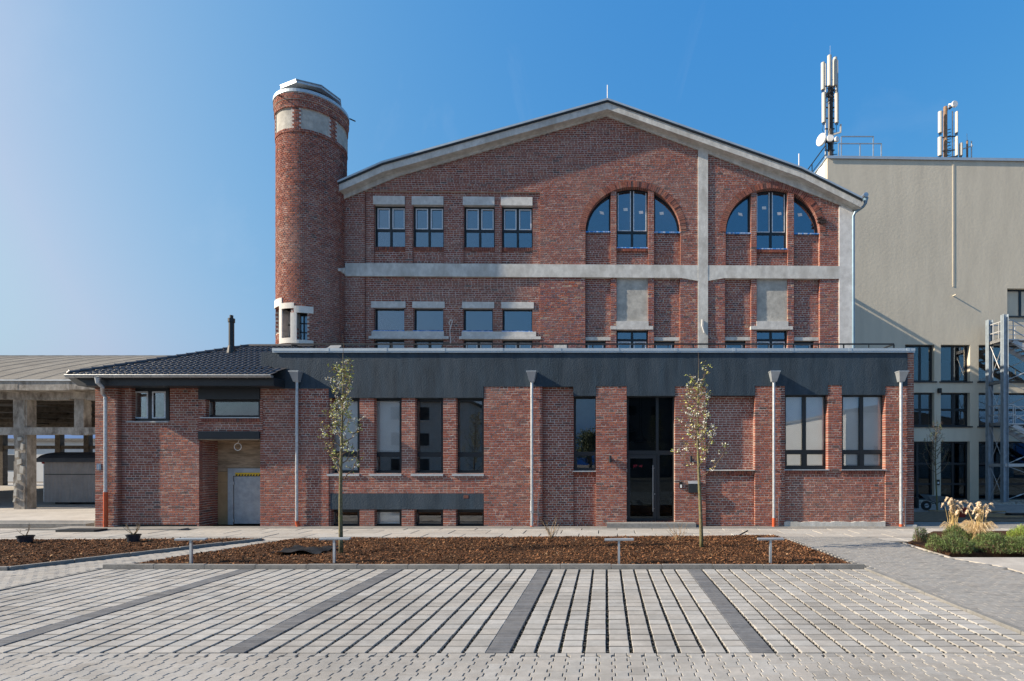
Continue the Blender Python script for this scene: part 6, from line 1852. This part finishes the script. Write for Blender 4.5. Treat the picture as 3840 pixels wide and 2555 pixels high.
# ================================================================ shrub bed at the right
m = MB(); RB = [G(3405,2036), G(3560,2080), G(3900,2072), G(4300,2060), G(4300,1990), G(3500,1995)]
m.prism_z(ccw(RB), -.1, .02); structure(m.build('shrub_bed', M['mulch_base']))
def bush(px, py, w, h, d, label, seed, cols=((.10,.16,.045),(.13,.19,.06),(.08,.12,.04),(.16,.21,.08)), n=2600, brown=.12):
    r = random.Random(seed); x, y = G(px, py, .02); t = thing('green_shrub', label, 'shrub', (x, y, .02), 'green shrubs in the right bed')
    lv = MB(); st = MB(); lumps = [(r.uniform(-.8,.8), r.uniform(-.7,.7), r.uniform(.55,1.0), r.uniform(.25,.5)) for _ in range(12)]
    def height(u, v):
        b_ = 0
        for lx, ly, lh, lr in lumps: b_ = max(b_, lh*math.exp(-((u-lx)**2+(v-ly)**2)/(2*lr*lr)))
        return b_*max(0, 1-(u*u+v*v)**2)**.5
    for k in range(60):
        u, v = r.uniform(-.85,.85), r.uniform(-.85,.85); hh = height(u,v)*h
        if hh < .05: continue
        st.tube([(x+u*w*.3,y+v*d*.3,.0),(x+u*w*.42,y+v*d*.42,hh*.5),(x+u*w*.5,y+v*d*.5,hh*.98)], [.008,.006,.003], 4)
    k = 0
    while k < n:
        u, v = r.uniform(-1,1), r.uniform(-1,1)
        if u*u+v*v > 1: continue
        hh = height(u,v)*h
        if hh < .02: k += 1; continue
        z = hh*(1-abs(r.gauss(0,.28)))
        if z < .01: z = r.uniform(0,hh)
        ax = Vector((r.gauss(0,.5), r.gauss(0,.5), 1)).normalized(); p0 = Vector((x+u*w/2, y+v*d/2, z))
        col = r.choice(cols) if r.random() > brown*(1.6-z/h) else (.13,.085,.05)
        kk = r.uniform(.75,1.25); col = tuple(c*kk for c in col)
        for q in range(5):       # a tuft of narrow leaves on a sprig
            c = p0+ax*q*.014; a = r.uniform(0,6.28); o = ax.orthogonal().normalized(); o = (Matrix.Rotation(a,3,ax) @ o)
            u_ = (o+ax*.5).normalized()*r.uniform(.018,.034); s_ = ax.cross(o)*.006
            lv.add([tuple(c), tuple(c+u_*.5+s_), tuple(c+u_), tuple(c+u_*.5-s_)], [(0,1,2,3)], 0, col)
        k += 1
    st.build('stems', M['twig'], t); lv.build('foliage', M['leaf'], t)
    return t
bush(3562, 2068, 1.05, .50, .9, 'left low green shrub with narrow leaves below the dry grass', 1, n=3000)
bush(3720, 2066, 1.15, .52, .9, 'middle low green shrub right of the dry grass clump', 2, n=3200)
bush(3838, 2050, .9, .62, .9, 'bright yellow-green shrub at the right edge of the photo', 3, cols=((.22,.30,.05),(.27,.34,.06),(.14,.22,.05)), n=2400, brown=.03)
bush(3452, 2030, .38, .45, .35, 'small sparse green shrub at the left tip of the right bed', 4, n=420)
bush(3840, 2072, .9, .42, .7, 'dark green shrub low in the right corner of the bed', 5, n=2200)
bush(3625, 2020, 1.3, .45, .7, 'green shrub behind the dry grass clumps', 6, n=2200)
def feather_grass(px, py, h, label, seed, nst=22, tuft=False):
    r = random.Random(seed); x, y = G(px, py, .02); t = thing('feather_grass', label, 'grass clump', (x, y, .02), 'dry feather grasses')
    st = MB(); plm = MB(); bl = MB()
    for k in range(nst):
        bx, by = x+r.gauss(0,.06), y+r.gauss(0,.06); hh = h*r.uniform(.66,1.0); ln = r.gauss(0,.10)
        tip = Vector((bx+ln, by+r.gauss(0,.08), hh))
        st.tube([(bx,by,.05),(bx+ln*.4,by,hh*.55),tip], [.006,.005,.003], 4, tint=(.52,.38,.16))
        sd = r.choice([-1,1,1]); dirx = sd*r.uniform(.5,1)
        for q in range(46):      # drooping plume of fine hairs
            f = r.random(); c = tip+Vector((dirx*.10*f, r.gauss(0,.012), .05*math.sin(f*2.6)-.10*f*f)); 
            e = c+Vector((dirx*r.uniform(.02,.07), r.gauss(0,.025), -r.uniform(.01,.08))); w_ = Vector((.002,.004,.002))
            cc = r.choice([(.62,.48,.33),(.54,.41,.27),(.68,.55,.40)])
            plm.add([tuple(c-w_), tuple(c+w_), tuple(e)], [(0,1,2)], 0, cc)
            mid_ = c.lerp(e,.5)+Vector((0,0,.012)); plm.add([tuple(c-w_*1.5), tuple(mid_+w_*2), tuple(e)], [(0,1,2)], 0, cc)
    for k in range(420 if tuft else 110):
        a = r.uniform(0,6.28); L = r.uniform(.25,.6)*(1 if tuft else .8); o = Vector((math.cos(a), math.sin(a),0)); p0 = Vector((x,y,.05))+o*r.uniform(0,.08)
        pts = [p0, p0+o*L*.16+Vector((0,0,L*.7)), p0+o*L*.42+Vector((0,0,L*.86)), p0+o*L*.68+Vector((0,0,L*.6))]
        bl.tube(pts, [.004,.004,.003,.0015], 3, tint=r.choice([(.62,.47,.26),(.55,.38,.19),(.68,.55,.36)]))
    st.build('stalks', M['dry'], t); plm.build('plumes', M['dry'], t); bl.build('blades', M['dry'], t)
feather_grass(3570, 2015, 1.12, 'left clump of dry feather grass with tall pale plumes', 31, 26)
feather_grass(3668, 2028, 1.05, 'right clump of dry feather grass with pale arching blades', 32, 24, True)

# ================================================================ yard clutter in the shade
x, y = G(3505, 1915); t = thing('wheelbarrow', 'dark metal wheelbarrow standing in the shaded yard', 'wheelbarrow', (x, y, .012))
b = MB()
z = .42
tr = [(-.5,-.28,z+.28),(.42,-.3,z+.2),(.42,.3,z+.2),(-.5,.28,z+.28),(-.22,-.17,z),(.28,-.18,z),(.28,.18,z),(-.22,.17,z)]
b.add([(x+q[0],y+q[1],q[2]) for q in tr], [(0,1,5,4),(1,2,6,5),(2,3,7,6),(3,0,4,7),(4,5,6,7)]); b.build('tray', M['zinc'], t)
b = MB(); b.tube([(x-.38,y-.045,.22),(x-.38,y+.045,.22)], .21, 18); wh = b.build('wheel', M['black'], t); b = MB(); b.tube([(x-.38,y-.055,.22),(x-.38,y+.055,.22)], .1, 12); b.build('rim', M['zinc_dull'], wh)
for s in (-1,1):
    b = MB(); b.tube([(x-.5,y+s*.06,.2),(x+.1,y+s*.2,.4),(x+.85,y+s*.27,.55)], .018, 6); b.build('handle', M['black'], t)
    b = MB(); b.tube([(x+.1,y+s*.2,.42),(x+.3,y+s*.24,.02)], .016, 6); b.build('leg', M['black'], t)
for k, (px, py, L, a, lab) in enumerate(((3625,1918,3.0,-.12,'long pale plank lying on the dirt in the shaded yard'),(3700,1932,2.3,-.1,'middle plank of the lumber behind the dry grass'),(3735,1940,2.0,-.09,'nearest plank of the lumber behind the dry grass'))):
    x, y = G(px, py, .05); b = MB(); b.obox((x,y,.06+.012*k), (L/2*math.cos(a),L/2*math.sin(a),0), (-.08*math.sin(a),.08*math.cos(a),0), (0,0,.025)); o = b.build('plank', M['wood']); tag(o, lab, 'plank', 'planks on the yard')
x, y = G(3607, 1941, 0); t = thing('bucket', 'dark red bucket standing in the shaded yard', 'bucket', (x, y, .012)); b = MB(); b.tube([(x,y,.012),(x,y,.36),(x,y,.36),(x,y,.39)], [.12,.16,.17,.17], 16); b.build('bucket_body', M['redbin'], t)
b = MB(); b.tube([(x+.165*math.cos(q*.35),y,.38-.12*math.sin(q*.35)) for q in range(10)], .006, 5); b.build('handle', M['zinc'], t)
x, y = G(3815, 1940); b = MB(); b.obox((x,y,.09), (.35,0,0), (0,.16,0), (0,0,.07)); o = b.build('black_case', M['black']); tag(o, 'black case lying at the end of the planks', 'case')
x, y = G(3436, 1905); b = MB(); b.tube([(x,y,.0),(x,y,.5)], .12, 8); o = b.build('dark_bollard', M['black']); tag(o, 'short dark post beside the brick corner in the shade', 'bollard')
# low plate beside the annex
m = MB(); a, b_ = G(208, 1992, .03), G(352, 1992, .03); m.box(a[0], b_[0], a[1], a[1]+.45, -.02, .06); o = m.build('steel_plate', M['metal_dark']); tag(o, 'dark steel plate lying on the slabs left of the annex', 'plate')

# ================================================================ houses and trees behind the photographer, mirrored in the panes
def house(name, label, x0, x1, y0, y1, h, mt, nx, nz, roofh=0):
    t = thing(name, label, 'building', ((x0+x1)/2, (y0+y1)/2, 0))
    m = MB(); m.box(x0, x1, y0, y1, -.1, h); m.build('wall', M[mt], t)
    m = MB(); m.box(x0-.3, x1+.3, y0-.3, y1+.3, h, h+.25)
    if roofh: m.prism_y([(x0-.3,h+.251),(x1+.3,h+.251),((x0+x1)/2,h+roofh)], y0-.3, y1+.3)
    m.build('roof', M['felt'], t)
    for i in range(nx):
        for k in range(nz):
            xx = x0+(x1-x0)*(i+.5)/nx; zz = h*(k+.32)/nz
            m = MB(); m.box(xx-.55, xx+.55, y1-.02, y1+.03, zz, zz+1.5); w = m.build('window', M['frame'], t)
            m = MB(); m.box(xx-.62, xx+.62, y1+.0, y1+.12, zz-.08, zz-.002); m.build('sill', M['white'], w)
    return t
house('white_house', 'white three-storey house behind the photographer on the left', -40, -16, -40, -26, 9.2, 'farwhite', 7, 3)
house('white_hall', 'long white hall with low pitched roof behind the photographer on the right', 23.5, 62, -64, -16, 7.0, 'farwhite', 6, 1, 3.0)
house('grey_block', 'grey three-storey block behind the photographer, mirrored in the entrance glass', 2.4, 22, -60, -45, 12.0, 'far_grey', 6, 3)
def round_tree(name, label, x, y, h, w, seed):
    r = random.Random(seed); t = thing(name, label, 'tree', (x, y, 0)); b = MB(); b.tube([(x,y,-.1),(x+.1,y,h*.35),(x,y+.1,h*.75)], [.25,.2,.06], 8)
    cl = []
    for k in range(26):
        a = r.uniform(0,6.28); rr_ = w*.5*math.sqrt(r.random()); z = h*(.4+.55*r.random()); e = Vector((x+rr_*math.cos(a)*(1.2-z/h), y+rr_*math.sin(a)*(1.2-z/h), z)); b.tube([(x,y,h*.32),((x+e.x)/2,(y+e.y)/2,z*.72),e], [.08,.05,.01], 5); cl.append(e)
    b.build('trunk', M['treebark'], t)
    lv = MB()
    for k in range(3800):
        e = r.choice(cl); c = e+Vector((r.gauss(0,w*.09), r.gauss(0,w*.09), r.gauss(0,h*.06))); u = Vector((r.gauss(0,1),r.gauss(0,1),r.gauss(0,1))).normalized()*.12; v = u.orthogonal().normalized()*.07
        lv.add([tuple(c-u),tuple(c+v),tuple(c+u),tuple(c-v)], [(0,1,2,3)], 0, r.choice([(.07,.11,.03),(.1,.13,.04),(.05,.08,.025)]))
    lv.build('crown', M['leaf'], t)
round_tree('bushy_tree', 'bushy tree behind the photographer, mirrored in the narrow window', -6.5, -22, 5.2, 5.0, 5)
round_tree('bushy_tree', 'broad tree behind the photographer to the right of the white house', -2.0, -30, 6.0, 6.0, 6)
